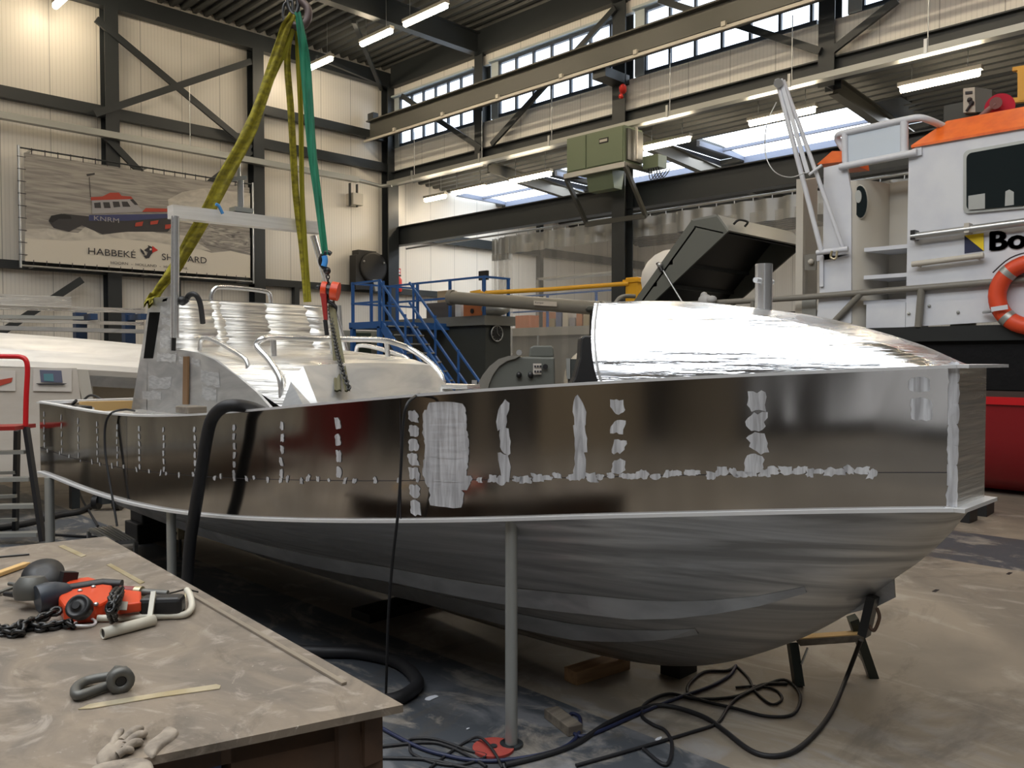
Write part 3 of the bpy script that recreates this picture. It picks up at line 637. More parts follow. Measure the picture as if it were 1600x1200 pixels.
for s, nm in ((1, 'near'), (-1, 'far')):
    X = (lambda y: side_x(y)) if s == 1 else (lambda y: mir(side_x(y)))
    rows = [[(X(y), y, zc(y) + (zs(y) - zc(y)) * k / 6) for k in range(7)] for y in STA]
    m = MB().grid(rows, flip=(s == 1))
    if s == 1:
        # ground patches over the frame welds, in the same plate
        m.cur = 1; rnd = random.Random(3)
        def blob(y, z, w, h, jag=.35, rot=0):
            n = 16; pts = []
            for k in range(n):
                a = 2 * PI * k / n; r = 1 + rnd.uniform(-jag, jag * .5) * (.55 if k % 2 else 1)
                sq = 1 / max(abs(math.cos(a)), abs(math.sin(a))) ** .6
                dy, dz = w / 2 * math.cos(a) * r * sq, h / 2 * math.sin(a) * r * sq
                yy, zz = y + dy + dz * rot, z + dz
                pts.append((side_x(yy) - .003, yy, zz))
            m.face(pts)
        def y_of(px):
            lo, hi = .95, 7.6
            for _ in range(50):
                mm = (lo + hi) / 2; r = ray(px, 600)
                if side_x(mm) * r.y / r.x > mm: lo = mm
                else: hi = mm
            return mm
        def seam(px, n, w, fill=.75, z0=None, z1=None, jag=.3):
            y = y_of(px); a = zs(y) - .06 if z1 is None else z1; b = zm(y) if z0 is None else z0
            for k in range(n):
                z = a - (a - b) * (k + .5) / n; blob(y + rnd.uniform(-.006, .006), z, w, (a - b) / n * fill, jag, rnd.uniform(-.25, .25))
        for px, n, w in ((68, 5, .03), (95, 5, .022), (121, 5, .022), (151, 6, .022), (182, 6, .022), (217, 6, .03), (255, 6, .026), (304, 6, .028), (365, 6, .03), (440, 5, .03), (529, 4, .038), (966, 4, .05)): seam(px, n, w)
        seam(647, 5, .055, .9); seam(648, 2, .06, .9, zc(y_of(648)) + .02, zm(y_of(648)) - .01)
        seam(788, 3, .045, 1.15); seam(906, 3, .05, 1.2); seam(1183, 4, .065, 1.0)
        for px, z in ((1437, .12), (1441, .21)):
            y = y_of(px); blob(y, zs(y) - z + .06, .07, .085 if z > .15 else .055, .15)
        yb = y_of(697)
        for k in range(10): blob(yb + rnd.uniform(-.008, .008), zs(yb) - .075 - k * .034, .215 * (.86 if k in (0,) else 1), .075, .05)
        blob(yb, zm(yb) - .07, .17, .10, .15)
        for k in range(77):
            px = 75 + k * 17 + rnd.uniform(-6, 6)
            if 560 < px < 640 and k % 2: continue
            y = y_of(px); big = 1 if px < 740 else 1.6
            blob(y, zm(y) + rnd.uniform(-.006, .012), .024 * big * rnd.uniform(.7, 1.3), .034 * rnd.uniform(.5, 1.2), .4, rnd.uniform(-.4, .4))
        ye = y_of(1491)
        for k in range(7): blob(ye, zc(ye) + .05 + k * .073, .035, .085, .2)
        m.cur = 2                                    # long weld seam line and plate butts
        for ya, yb_ in zip(STA[:-1], STA[1:]): m.face([(side_x(ya) - .002, ya, zm(ya) - .0015), (side_x(yb_) - .002, yb_, zm(yb_) - .0015), (side_x(yb_) - .002, yb_, zm(yb_) + .0015), (side_x(ya) - .002, ya, zm(ya) + .0015)])
        for px in (197, 626): y = y_of(px); m.face([(side_x(y) - .002, y, zc(y)), (side_x(y) - .002, y + .004, zc(y)), (side_x(y) - .002, y + .004, zs(y)), (side_x(y) - .002, y, zs(y))])
    obj('side_plate', m, [ALU_SIDE, ALU_PATCH, INK], boat)
# bow plate: narrow blunt stem, stern transom
yb0 = .97; xa, xb = side_x(yb0), mir(side_x(yb0))
obj('bow_plate', MB().prism([(xa, yb0, zc(yb0)), (xb, yb0, zc(yb0)), (xb, yb0, zs(yb0)), (xa, yb0, zs(yb0))], (0, .01, 0)), ALU_BRUSH, boat)
obj('transom', MB().prism([(2.09, 7.6, zc(7.6)), (XM, 7.6, zk(7.6)), (mir(2.09), 7.6, zc(7.6)), (mir(2.09), 7.6, zs(7.6)), (2.09, 7.6, zs(7.6))], (0, -.01, 0)), ALU_DULL, boat)
# bottom: convex sections from chine to keel
def bot(y, s):
    """s = 0 at the near chine, 1 at the keel"""
    b = XM - side_x(y); c, k = zc(y), zk(y); bul = .16 * min(1, max(0, (3.6 - y) / 2.2)) * (c - k)
    x = side_x(y) + b * s; z = c + (k - c) * (s ** 1.0) - bul * math.sin(PI * s) * .9
    return x, z
rows = []
for y in STA:
    r = [(bot(y, k / 12)[0], y, bot(y, k / 12)[1]) for k in range(13)]
    rows.append(r + [(mir(x), yy, z) for x, yy, z in r[::-1][1:]])
obj('bottom_plate', MB().grid(rows), ALU_HULL, boat)
def rail_strip(sv, ya, yb, w, name):
    for side in (1, -1):
        prev = None; m = MB(); secs = []
        ys = np.linspace(ya, yb, 36)
        for i, y in enumerate(ys):
            s0 = sv(y); f = min(1, i / 4)
            xa_, za_ = bot(y, s0 - .045); xb_, zb_ = bot(y, s0)
            lip = (xb_ - .006 - .010 * f, zb_ - .004 - w * f)
            pts = [(xa_, za_ - .002), lip, (xb_ + .006, zb_ + .012)]
            secs.append([(x if side == 1 else mir(x), y, z) for x, z in pts])
        m.grid(secs, smooth=False, flip=(side == -1)); obj(name, m, ALU_DULL, boat, thick=.004)
rail_strip(lambda y: .52 - .10 * min(1, max(0, (y - 1.5) / .9)) + .03 * min(1, max(0, (y - 2.4) / 2)), 1.5, 7.5, .05, 'spray_rail')
rail_strip(lambda y: .66 + .04 * min(1, max(0, (y - 2.2) / 3)), 1.98, 7.5, .05, 'spray_rail')
# chine lip and sheer flange
for s in (1, -1):
    for nm, zf, w0, th, m_ in (('chine_lip', zc, .028, .014, ALU_EDGE), ('gunwale', zs, .022, .012, ALU_EDGE)):
        rows = []
        for y in STA + ([] if 1 else []):
            x = side_x(y); z = zf(y)
            q = [(x + .03, z + th / 2), (x - w0, z + th / 2), (x - w0, z - th / 2), (x + .03, z - th / 2), (x + .03, z + th / 2)]
            rows.append([(a if s == 1 else mir(a), y, b) for a, b in q])
        obj(nm, MB().grid(rows, smooth=False, flip=(s == -1)), m_, boat)
zb_ = zs(.97)
obj('bow_flange', MB().prism([(xa - .02, 1.02, zb_ + .006), (xa - .02, .93, zb_ + .006), (xb + .02, .90, zb_ + .006), (xb + .05, 1.02, zb_ + .006)], (0, 0, -.012)), ALU_EDGE, boat)
obj('chine_lip', MB().prism([(xa - .03, 1.0, zc(.97) + .007), (xa - .02, .935, zc(.97) + .007), (xb + .02, .93, zc(.97) + .007), (xb + .03, 1.0, zc(.97) + .007)], (0, 0, -.014)), ALU_EDGE, boat)
# lug under the forefoot
f = lambda px, py: onX(px, py, XM)
o = obj('keel_lug', MB().prism([f(1330, 952), f(1396, 904), f(1398, 934), f(1372, 947), f(1322, 960)], (.012, 0, 0)), ALU_DULL, boat)
# deck and side decks
def deckz(y): return zs(y) - .05
rows = [[(side_x(y) + .01, y, deckz(y)), (XM, y, deckz(y) + .01), (mir(side_x(y)) - .01, y, deckz(y))] for y in STA if 1.0 < y < 6.95]
obj('deck', MB().grid(rows), ALU_BRUSH, boat)
obj('cockpit_floor', MB().box((2.09, 6.9, .75), (mir(2.09), 7.58, .77)), ALU_DULL, boat)
obj('cockpit_coaming', MB().box((2.25, 6.95, 1.20), (2.3, 7.56, 1.262)).box((4.42, 6.95, 1.18), (4.46, 7.56, 1.262)), ALU_EDGE, boat)

# bow hood: near side panel, top panel, far side panel, closed at the aft end
ky = [(2.12, 2.80, 1.888), (1.95, 2.88, 1.876), (1.609, 3.035, 1.814), (1.257, 3.16, 1.717), (1.05, 3.235, 1.634), (.985, 3.27, 1.615)]
kp = smooth_path(ky, 6)
near, top, far, rnd_n, rnd_f = [], [], [], [], []
for p in kp:
    y, x, z = p; z0 = zs(y) + .004; x0 = side_x(y) + .0
    if x < x0 + .02: x = x0 + .02
    nr = []
    for k in range(9):
        u = k / 8; bow = math.sin(PI * u) * .035 * min(1, (z - z0) / .2)
        sk = .17 * max(0, (y - 1.6) / .5) * u; nr.append((x0 + (x - x0) * (u ** 1.45) - bow * .2, y + sk, z0 + (z - z0) * u + bow * .1))
    h = mir(x) - x
    tp = [(x + h * k / 8, y + .17 * max(0, (y - 1.6) / .5), z + math.sin(PI * k / 8) * .035 * min(1, h / 1.2)) for k in range(9)]
    near.append(nr); top.append(tp); far.append([(mir(a), b, c) for a, b, c in nr][::-1])
hood = obj('bow_hood', MB().grid(near, flip=False).grid(top).grid(far), ALU_BRIGHT, boat)
ring = near[0] + top[0][1:] + far[0][1:]
obj('hood_bulkhead', MB().prism([(a, b - .01, c) for a, b, c in ring], (0, -.008, 0)), ALU_DULL, hood)
bp = onX(1193, 487, XM); bp.z = 1.84
o = obj('bollard', MB().cyl(bp, bp + V((0, 0, .225)),   .037, 20), ALU_TUBE, boat)
obj('cross_pin', MB().cyl(bp + V((-.075, .0, .15)), bp + V((.075, .0, .15)), .012, 10), ALU_EDGE, o)

# wheelhouse: near side with slot window, slanted front panel, far side, roof edge
XN, XF = 2.63, 4.13
g = lambda px, py: onX(px, py, XN)
base = [g(205, 641), g(280, 646), g(425, 641)]
outl = [g(205, 641), g(222, 540), g(233, 470), g(240, 465), g(268, 463), g(272, 545), g(285, 547), g(310, 551), g(335, 562), g(370, 587), g(400, 612), g(425, 640), g(280, 648)]
slot = [g(234, 488), g(225, 560), g(239, 560), g(250, 488)]
wh = obj('wheelhouse', MB().prism(outl, (.02, 0, 0)), ALU_DULL, boat)
obj('window_slot', MB().prism([p + V((-.004, 0, 0)) for p in slot], (.004, 0, 0)), mat('slot_dark', (.006, .006, .006), .8, spec=.05), wh)
wm = MB(); rp = random.Random(11)
def wpatch(px0, py0, px1, py1, sl=0):
    L_ = 7; top = [(px0 + (px1 - px0) * k / L_, py0 + rp.uniform(-2.5, 2.5) + sl * k / L_) for k in range(L_ + 1)]; bot = [(px1 + rp.uniform(-2, 2) - (px1 - px0) * k / L_, py1 + rp.uniform(-2.5, 2.5) + sl * (1 - k / L_)) for k in range(L_ + 1)]
    wm.face([onX(a, b, XN - .002) for a, b in top + bot])
for q_ in ((251, 478, 270, 492), (252, 497, 270, 508), (250, 515, 268, 545), (314, 578, 342, 598, 6), (316, 603, 338, 622, 5), (246, 552, 276, 566), (232, 588, 268, 606), (222, 610, 252, 624), (280, 556, 312, 566, 6)): wpatch(*q_)
obj('ground_patch', wm, mat('light_sanded', (.62, .63, .64), .45, .7, noise=(9, (1, 1, 5), 1), col2=(.45, .46, .47), rr=(.35, .5)), wh)['kind'] = 'stuff'
obj('wheelhouse_side', MB().prism([V((XF, p.y, p.z)) for p in outl], (-.02, 0, 0)), ALU_DULL, boat)
zt0, zt1 = 1.715, 2.10
rows = []
for i in range(5):
    u = i / 4; rows.append([(XN + (XF - XN) * k / 8, 6.2 + .14 * u - .05 * math.sin(PI * k / 8), zt0 + (zt1 - zt0) * u) for k in range(9)])
ALU_FIELD = mat('coarse_ground_aluminium', (.96, .94, .88), .36, .75, noise=(3, (.4, .4, 14), .8), col2=(.74, .71, .64), rr=(.3, .5), bump=(4, (.35, .35, 13), .9, .02))
pm = MB()
cuts = [0, .22, .27, .52, .78, 1.0]; rj = random.Random(5); jag = [[0] * 25] + [[rj.uniform(-.012, .012) for _ in range(25)] for _ in cuts[1:-1]] + [[0] * 25]
def fpt(u, v_): return (XN + (XF - XN) * u, 6.2 + .14 * v_ - .05 * math.sin(PI * u), zt0 + (zt1 - zt0) * v_)
for c_ in range(5):
    pm.cur = [0, 1, 2, 1, 0][c_]
    pm.grid([[fpt(cuts[c_] + jag[c_][j], j / 24), fpt((cuts[c_] + cuts[c_ + 1]) / 2, j / 24), fpt(cuts[c_ + 1] + jag[c_ + 1][j], j / 24)] for j in range(25)], flip=True)
obj('front_panel', pm, [ALU_BRUSH, ALU_FIELD, mat('fine_ground_aluminium', (.66, .64, .60), .42, .85, noise=(3, (.4, .4, 14), .8), col2=(.5, .48, .44), rr=(.35, .5), bump=(4, (.35, .35, 13), .9, .02))], boat, thick=.006)
obj('aft_roof', MB().prism([(XN, 6.33, 2.09), (XF, 6.33, 2.09), (XF, 6.72, 2.06), (XN, 6.72, 2.06)], (0, 0, .02)), ALU_DULL, boat)
obj('wheelhouse_back', MB().prism([(XN, 6.75, 1.2), (XF, 6.75, 1.2), (XF, 6.7, 2.07), (XN, 6.7, 2.07)], (0, .01, 0)), ALU_DULL, boat)
# trunk (coachroof) in front of it
tr = [(6.2, XN, 1.715, 1.735), (5.75, XN, 1.672, 1.70), (5.35, XN, 1.56, 1.675), (5.0, XN + .02, 1.44, 1.64), (4.76, XN + .06, 1.34, 1.60)]
rows = []
for y, xe, ze, zi in tr:
    xi = xe + .16; r = [(xe, y, ze), (xe + .07, y, ze + (zi - ze) * .62), (xi, y, zi)]
    r += [(xi + (mir(xi) - xi) * k / 6, y, zi + .02 * math.sin(PI * k / 6)) for k in range(1, 6)]
    r += [(mir(a), b, c) for a, b, c in r[:3][::-1]]
    rows.append(r)
tk = obj('trunk_top', MB().grid(rows, flip=False), ALU_BRUSH, boat)
fr = rows[-1]; low = [(XM + (p[0] - XM) * 1.04, 4.50, deckz(4.5) + .0) for p in fr]
obj('trunk_front', MB().grid([fr, low], smooth=False), ALU_DULL, boat)
obj('hatch_gap', MB().bar((2.82, 4.42, deckz(4.4) + .012), (3.75, 4.42, deckz(4.4) + .012), .05, .02), BLACK, boat)
obj('deck_wedge', MB().prism([(3.9, 4.62, 1.43), (4.15, 4.9, 1.43), (4.12, 4.45, 1.43), (3.95, 4.4, 1.43)], (0, 0, .03)), ALU_BRUSH, boat)
# rails
def rail(name, pts, r=.017, n=5, m=ALU_TUBE, par=None, cl=False): return obj(name, MB().tube(smooth_path(pts, n, cl), r, 10), m, par or boat)
RW = GALV
z0 = 1.36
A = g(440, 621); A = onX(440, 622, 2.72)
pts = [A, onX(437, 590, 2.72), onX(420, 562, 2.72), onX(401, 540, 2.72), onX(412, 529, 2.76), onX(430, 527, 2.9), onY(478, 529, 5.25), onY(540, 530, 5.2), onY(600, 532, 5.1), onX(640, 545, 3.95), onX(670, 565, 3.98), onX(688, 585, 3.98), onX(694, 608, 3.98)]
r0 = obj('bow_rail', MB().tube(smooth_path(pts, 6), .021, 12), ALU_TUBE, boat)
for a_, b_ in (((427, 529), (429, 580)), ((518, 531), (526, 590)), ((604, 533), (608, 578))):
    pa = onY(*a_, 5.22); pb = onY(*b_, 5.22); obj('post', MB().tube([pa, pb], .02, 10), ALU_TUBE, r0)
rail('hand_rail', [onX(312, 548, 2.70), onX(314, 532, 2.70), onX(322, 528, 2.70), onX(345, 537, 2.70), onX(378, 557, 2.70), onX(386, 567, 2.70), onX(388, 582, 2.70)], .016)
rail('hand_rail', [onX(557, 580, 4.05), onX(557, 548, 4.05), onX(563, 540, 4.05), onX(590, 544, 4.05), onX(632, 558, 4.05), onX(638, 566, 4.05), onX(640, 578, 4.05)], .018)
rail('roof_rail', [onY(330, 480, 6.45), onY(330, 462, 6.45), onY(336, 451, 6.45), onY(348, 449, 6.45), onY(380, 451, 6.45), onY(412, 455, 6.45), onY(421, 460, 6.45), onY(424, 480, 6.45)], .018)
# gantry frame over the front panel
o = obj('gantry', MB().bar(onY(266, 331, 6.15), onY(500, 357, 6.15), .10, .095), HULL2, boat)
obj('near_post', MB().tube([onY(274, 338, 6.12), onY(273, 528, 6.12)], .03, 14), ALU_TUBE, o)
obj('near_foot', MB().tube([onY(272, 525, 6.12), onY(271, 548, 6.12)], .016, 10), CHAIN, o)
obj('far_post', MB().tube([onY(489, 368, 6.15), onY(547, 572, 6.15)], .026, 14), ALU_TUBE, o)
p = onY(374, 332, 6.15)
obj('upright', MB().tube([p, onY(373, 250, 6.15)], .013, 10).tube([onY(377, 332, 6.15), onY(377, 282, 6.15)], .018, 10), GALV, o)
obj('clamp', MB().box(p + V((-.06, -.05, .0)), p + V((.09, .05, .035))).bar(onY(360, 280, 6.15), onY(384, 278, 6.15), .04, .03), TRAY, o)
tag(obj('blue_strap', MB().tube(smooth_path([onY(337, 319, 6.05), onY(342, 322, 6.05), onY(348, 334, 6.05)], 4), .012, 6), LBLUE), 'short blue strap looped over the aluminium gantry', 'strap')
# brown board and clamp leaning on the wheelhouse
t = thing('brown_batten', 'narrow brown batten standing upright against the grey wheelhouse side', 'batten', g(290, 632))
q = [onX(286, 557, XN - .02), onX(293, 557, XN - .02), onX(292, 632, XN - .02), onX(285, 632, XN - .02)]
obj('board', MB().prism(q, (.015, 0, 0)), BROWN, t)
t = thing('wooden_block', 'small grey wooden block on the gunwale below the brown batten', 'block', onX(288, 646, 2.12))
a, b_ = onX(279, 634, 2.10), onX(298, 647, 2.10)
obj('block', MB().box((2.08, a.y, b_.z), (2.2, b_.y, a.z)), WOODG, t, bevel=.006)
# black hose hooked over the front panel
tag(obj('hose', MB().tube(smooth_path([onY(289, 472, 6.1), onY(296, 461, 6.05), onY(306, 461, 6.0), onY(313, 475, 6.0), onY(317, 505, 6.05)], 6), .02, 10), RUBBER), 'short black hose arched over the top of the brushed front panel', 'hose')
tag(obj('grab_knob', MB().sph(onY(285, 470, 6.08), .035, .03, .035).bar(onY(283, 475, 6.08), onY(294, 468, 6.05), .02, .03), BLACK), 'black wing knob beside the gantry post on the front panel', 'knob')
# cockpit items seen at the stern
obj('transom_cap', MB().box((2.09, 7.53, zs(7.6) - .01), (mir(2.09), 7.62, zs(7.6) + .012)), ALU_EDGE, boat)
t = thing('wooden_plank', 'pale wooden plank lying across the cockpit by the wheelhouse', 'plank', onX(170, 640, 3.0))
obj('plank', MB().bar(onY(125, 636, 7.40), onY(215, 634, 7.40), .05, .09), YWOOD, t)
t = thing('clamp_pad', 'black clamp resting on the stern gunwale', 'clamp', onX(115, 637, 2.12))
a, b_ = onX(102, 632, 2.12), onX(127, 640, 2.12)
obj('pad', MB().box((2.08, a.y, b_.z), (2.2, b_.y, a.z)), BLACK, t, bevel=.006)
obj('screw', MB().tube([onX(112, 633, 2.14), onX(119, 626, 2.14)], .012, 8), CHAIN, t)
tag(obj('electric_cable', MB().tube(smooth_path([onX(131, 625, 3.0), onX(140, 618, 3.0), onX(152, 620, 3.0), onX(165, 630, 2.9), onX(170, 634, 2.8), (2.85, 7.3, .78)], 5), .012, 8), RUBBER), 'black cable arching over the pale plank at the stern', 'cable')

# ------------------------------------------------------------------ hook, slings and lever hoist
HK = V((3.38, 5.75, 4.33))
def d_of(p): return (V(p) - CAM).dot(FW)
D0 = d_of(HK)
t = thing('crane_hook', 'large dark crane hook at the top edge holding all the slings', 'hook', HK)
hp = lambda px, py: at(px, py, D0)
obj('hook', MB().tube(smooth_path([hp(462, -60), hp(462, -20), hp(470, 0), hp(481, 14), hp(480, 32), hp(470, 42), hp(459, 40), hp(452, 30)], 6), .03, 14, rs=None), mat('hook_steel', (.10, .075, .07), .45, .5), t)
obj('block', MB().box(hp(448, -30) + V((-.08, -.08, 0)), hp(476, -120) + V((.08, .08, 0))), STEEL, t, bevel=.02)
obj('shackle', MB().tube(smooth_path([hp(456, 2), hp(445, 6), hp(442, 22), hp(445, 36), hp(452, 40), hp(456, 30), hp(457, 10)], 5, True), .011, 10, closed=True), CHAIN, t)
obj('shackle', MB().tube(smooth_path([hp(452, -6), hp(462, -4), hp(466, 10), hp(462, 22), hp(455, 20), hp(450, 6)], 5, True), .016, 10, closed=True), CHAIN, t)
def sling(name, pts, widths, m, lab, cat='sling', thick=.012, twist=0.0, n=7, fold=.012, group=None):
    """flat webbing: pts are (px,py,depth); the band faces the camera, slightly folded"""
    P = [at(*p) for p in pts]; m_ = len(P); dense = smooth_path(P, n); tw = np.interp(np.linspace(0, 1, len(dense)), np.linspace(0, 1, m_), widths)
    rows = []; rows2 = []; L = len(dense)
    for i, p in enumerate(dense):
        d = (dense[min(i + 1, L - 1)] - dense[max(i - 1, 0)]).normalized(); view = (p - CAM).normalized()
        s = d.cross(view).normalized(); nn = s.cross(d).normalized(); w = tw[i]
        a = twist * math.sin(i * .9); s = (s * math.cos(a) + nn * math.sin(a)).normalized(); nn = s.cross(d).normalized()
        r = []
        for k in range(7):
            u = k / 6 - .5; r.append(p + s * (u * w) + nn * (fold * math.cos(u * 9 + i * .35)))
        for k in range(7):
            u = .5 - k / 6; r.append(p + s * (u * w) + nn * (fold * math.cos(u * 9 + i * .35) - thick))
        r.append(r[0]); rows.append(r)
    return tag(obj(name, MB().grid(rows, flip=True), m), lab, cat, group)
px2m = lambda px, d: px * d / F
sling('round_sling', [(457, 22, D0 - .08), (440, 60, D0 - .05), (400, 180, D0), (340, 300, D0 + .05), (285, 400, D0 + .15), (247, 455, D0 + .2), (234, 470, D0 + .15), (231, 478, D0 + .05)],
      [px2m(w, D0) for w in (11, 14, 18, 22, 19, 14, 13, 11)], YSLING, 'yellow lifting sling running down left to the wheelhouse corner', twist=.15, fold=.022, thick=.03)
sling('round_sling', [(461, 26, D0 + .02), (452, 60, D0), (425, 120, D0 + .02), (385, 210, D0 + .1), (330, 318, D0 + .15), (280, 405, D0 + .2), (246, 457, D0 + .25)],
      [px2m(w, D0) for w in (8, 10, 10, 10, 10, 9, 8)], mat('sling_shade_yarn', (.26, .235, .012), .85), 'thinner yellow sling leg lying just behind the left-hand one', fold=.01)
sling('round_sling', [(462, 30, D0 + .05), (449, 85, D0 + .1), (455, 180, D0 + .2), (462, 300, D0 + .35), (472, 390, D0 + .45), (480, 472, D0 + .5)],
      [px2m(w, D0) for w in (8, 10, 11, 11, 10, 12)], YSLING, 'yellow sling hanging almost straight behind the front panel, its left leg', fold=.012)
sling('round_sling', [(465, 30, D0 + .05), (466, 85, D0 + .1), (470, 180, D0 + .2), (472, 300, D0 + .35), (477, 390, D0 + .45), (482, 472, D0 + .5)],
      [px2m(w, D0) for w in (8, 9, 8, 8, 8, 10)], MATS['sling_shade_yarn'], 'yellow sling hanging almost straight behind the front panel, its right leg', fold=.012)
sling('round_sling', [(465, 20, D0 - .06), (472, 60, D0 - .05), (478, 110, D0), (487, 230, D0), (497, 310, D0), (508, 398, D0)],
      [px2m(w, D0) for w in (9, 13, 17, 14, 12, 10)], GSLING, 'green lifting sling running down to the lever hoist', fold=.015)
t = thing('lever_hoist', 'orange-red lever chain hoist hanging from the green sling', 'hoist', at(515, 470, D0))
h = lambda px, py, dd=0: at(px, py, D0 + dd)
obj('upper_hook', MB().tube(smooth_path([h(517, 397), h(511, 394), h(503, 400), h(501, 410), h(506, 418), h(512, 422)], 5), .018, 10), CHAIN, t)
obj('safety_latch', MB().tube(smooth_path([h(507, 400, -.03), h(508, 408, -.03), h(506, 416, -.03)], 4), .022, 10), HOOKB, t)
obj('swivel', MB().sph(h(511, 423), .03, .03, .03), CHAIN, t)
def chain_mb(path, link=.05, wire=.0055, wd=.03, every=.036):
    m = MB(); P = smooth_path(path, 8); acc = 0; k = 0
    for a, b in zip(P[:-1], P[1:]):
        seg = (b - a).length
        while acc <= seg:
            c = a + (b - a) * (acc / max(seg, 1e-6)); d = (b - a).normalized(); u = d.orthogonal().normalized(); w = d.cross(u)
            if k % 2: u = w
            hl = link / 2; hw = wd / 2
            pts = [c + d * (hl * .9 * math.cos(q)) + u * (hw * math.sin(q)) for q in [i * 2 * PI / 10 for i in range(10)]]
            m.tube(pts, wire, 5, closed=True); acc += every; k += 1
        acc -= seg
    return m
obj('load_chain', chain_mb([h(512, 427), h(513, 446)], .04, .005, .024, .028), CHAIN, t)
obj('gear_housing', MB().cyl(h(518, 454), h(529, 456), .072, 24).cyl(h(503, 452), h(511, 453), .062, 24), HOISTR, t)
obj('chain_guide', MB().cyl(h(510, 453), h(519, 454), .05, 16), CHAIN, t)
obj('lever', MB().prism([h(499, 447, -.05), h(509, 447, -.05), h(511, 500, -.05), h(506, 502, -.05)], (FW * .03)[:]), HOISTD, t)
obj('grip', MB().tube([h(508, 500, -.04), h(511, 524, -.04)], .017, 10), BLACK, t)
obj('selector_knob', MB().sph(h(497, 449, -.05), .018, .018, .018), BLACK, t)
obj('lower_hook', MB().tube(smooth_path([h(515, 463), h(512, 470), h(518, 474), h(524, 480), h(522, 490), h(515, 492)], 5), .015, 10), CHAIN, t)
obj('slack_chain', chain_mb([at(514, 478, 6.46), at(520, 510, 6.15), at(526, 545, 5.8), at(534, 575, 5.5), at(546, 608, 5.3)], .045, .0055, .026, .031), CHAIN, t)
sling('lashing_strap', [(519, 472, 6.44), (522, 500, 6.25), (531, 550, 5.8), (543, 612, 5.32)], [px2m(w, D0) for w in (8, 10, 9, 7)], OSTRAP, 'olive lashing strap from the lever hoist to the boat deck, right leg', 'strap', fold=.004)
sling('lashing_strap', [(517, 474, 6.46), (521, 510, 6.2), (524, 550, 5.82), (528, 612, 5.34)], [px2m(w, D0) for w in (8, 9, 8, 9)], OSTRAP, 'olive lashing strap from the lever hoist to the boat deck, left leg', 'strap', fold=.004)

# ------------------------------------------------------------------ supports, props, blocks under the boat
def prop(px, y, lab, r=.025, disc=False):
    r_ = ray(px, 700); x = y * r_.x / r_.y
    t = thing('support_tube', lab, 'support', (x, y, 0), 'steel tubes propping the hull')
    zc_ = zc(y) - .01
    obj('tube', MB().tube([(x, y, 0.01), (x, y, zc_)], r, 16), TRAY, t)
    obj('foot', MB().cyl((x, y, 0), (x, y, .012), r * 1.9, 16), STEEL, t)
    return t
prop(799, 2.475, 'grey steel tube propping the middle of the hull, nearest the camera', .0265)
prop(266, 5.02, 'grey steel tube propping the hull beside the thick black hose', .028)
prop(76, 7.25, 'grey steel tube propping the stern next to the red-handled ladder', .035)

# floor props
def fbox(name, pts, h, m, lab, cat, grp=None, z=0, bevel=.004):
    """box from three floor pixels: corner, corner, width point"""
    a, b, c = [onZ(px, py, z) for px, py in pts]; d = c - a; n = (b - a).normalized(); d = d - n * d.dot(n)
    return tag(obj(name, MB().prism([a, b, b + d, a + d], (0, 0, h)), m, bevel=bevel), lab, cat, grp)
fbox('timber_block', [(901, 1072), (985, 1046), (896, 1058)], .07, WOOD, 'orange-brown timber block on the floor under the forefoot', 'block')
fbox('timber_block', [(888, 1152), (850, 1122), (899, 1138)], .045, WOODG, 'grey weathered timber block on the floor behind the red disc', 'block')
t = thing('keel_blocks', 'dark stack of blocking under the keel in deep shade', 'blocks', (3.38, 4.2, 0))
for k, (z, w) in enumerate(((0, .5), (.0, .0))):
    if w: obj('block', MB().box((3.0, 4.25, 0), (3.75, 4.45, .055)), BLACK, t)
t = thing('keel_chock', 'small black chock under the keel at the lowest point of the hull', 'chock', (3.45, 2.5, 0))
obj('chock', MB().box((3.60, 2.38, 0), (3.76, 2.5, .07)), BLACK, t)
for (px, py), (w, dy, h0), z0_, lab in (((240, 842), (.40, .3, .18), 0, 'black rubber block on the floor beyond the hull, lower one of two'), ((243, 842), (.34, .28, .17), .18, 'black rubber block on the floor beyond the hull, upper one of two')):
    p = onZ(px, py, 0); tag(obj('rubber_block', MB().box((p.x - w / 2, p.y - dy / 2, z0_), (p.x + w / 2, p.y + dy / 2, z0_ + h0)), BLACK, bevel=.01), lab, 'block')
c = onZ(771, 1171, 0)
t = thing('red_floor_disc', 'round red disc lying on the floor at the foot of the support tube', 'disc', c)
obj('disc', MB().cyl(c + V((0, 0, .001)), c + V((0, 0, .012)), .088, 32), REDDISC, t)
obj('hub', MB().cyl(c + V((0, 0, .012)), c + V((0, 0, .018)), .016, 16), STEEL, t)
# scraps
def scrap(px, py, w, lab):
    p = onZ(px, py, .002); n = 9; pts = [p + V((math.cos(k * 2 * PI / n) * w * random.uniform(.6, 1), math.sin(k * 2 * PI / n) * w * .45 * random.uniform(.6, 1), 0)) for k in range(n)]
    tag(obj('paper_scrap', MB().prism(pts, (0, 0, .003)), WHITE), lab, 'scrap')
scrap(673, 1091, .055, 'torn white scrap on the blue floor lane beside the workbench')
scrap(1029, 1155, .03, 'small white scrap on the floor between the cables')
scrap(731, 1139, .012, 'tiny white scrap on the floor behind the red disc')

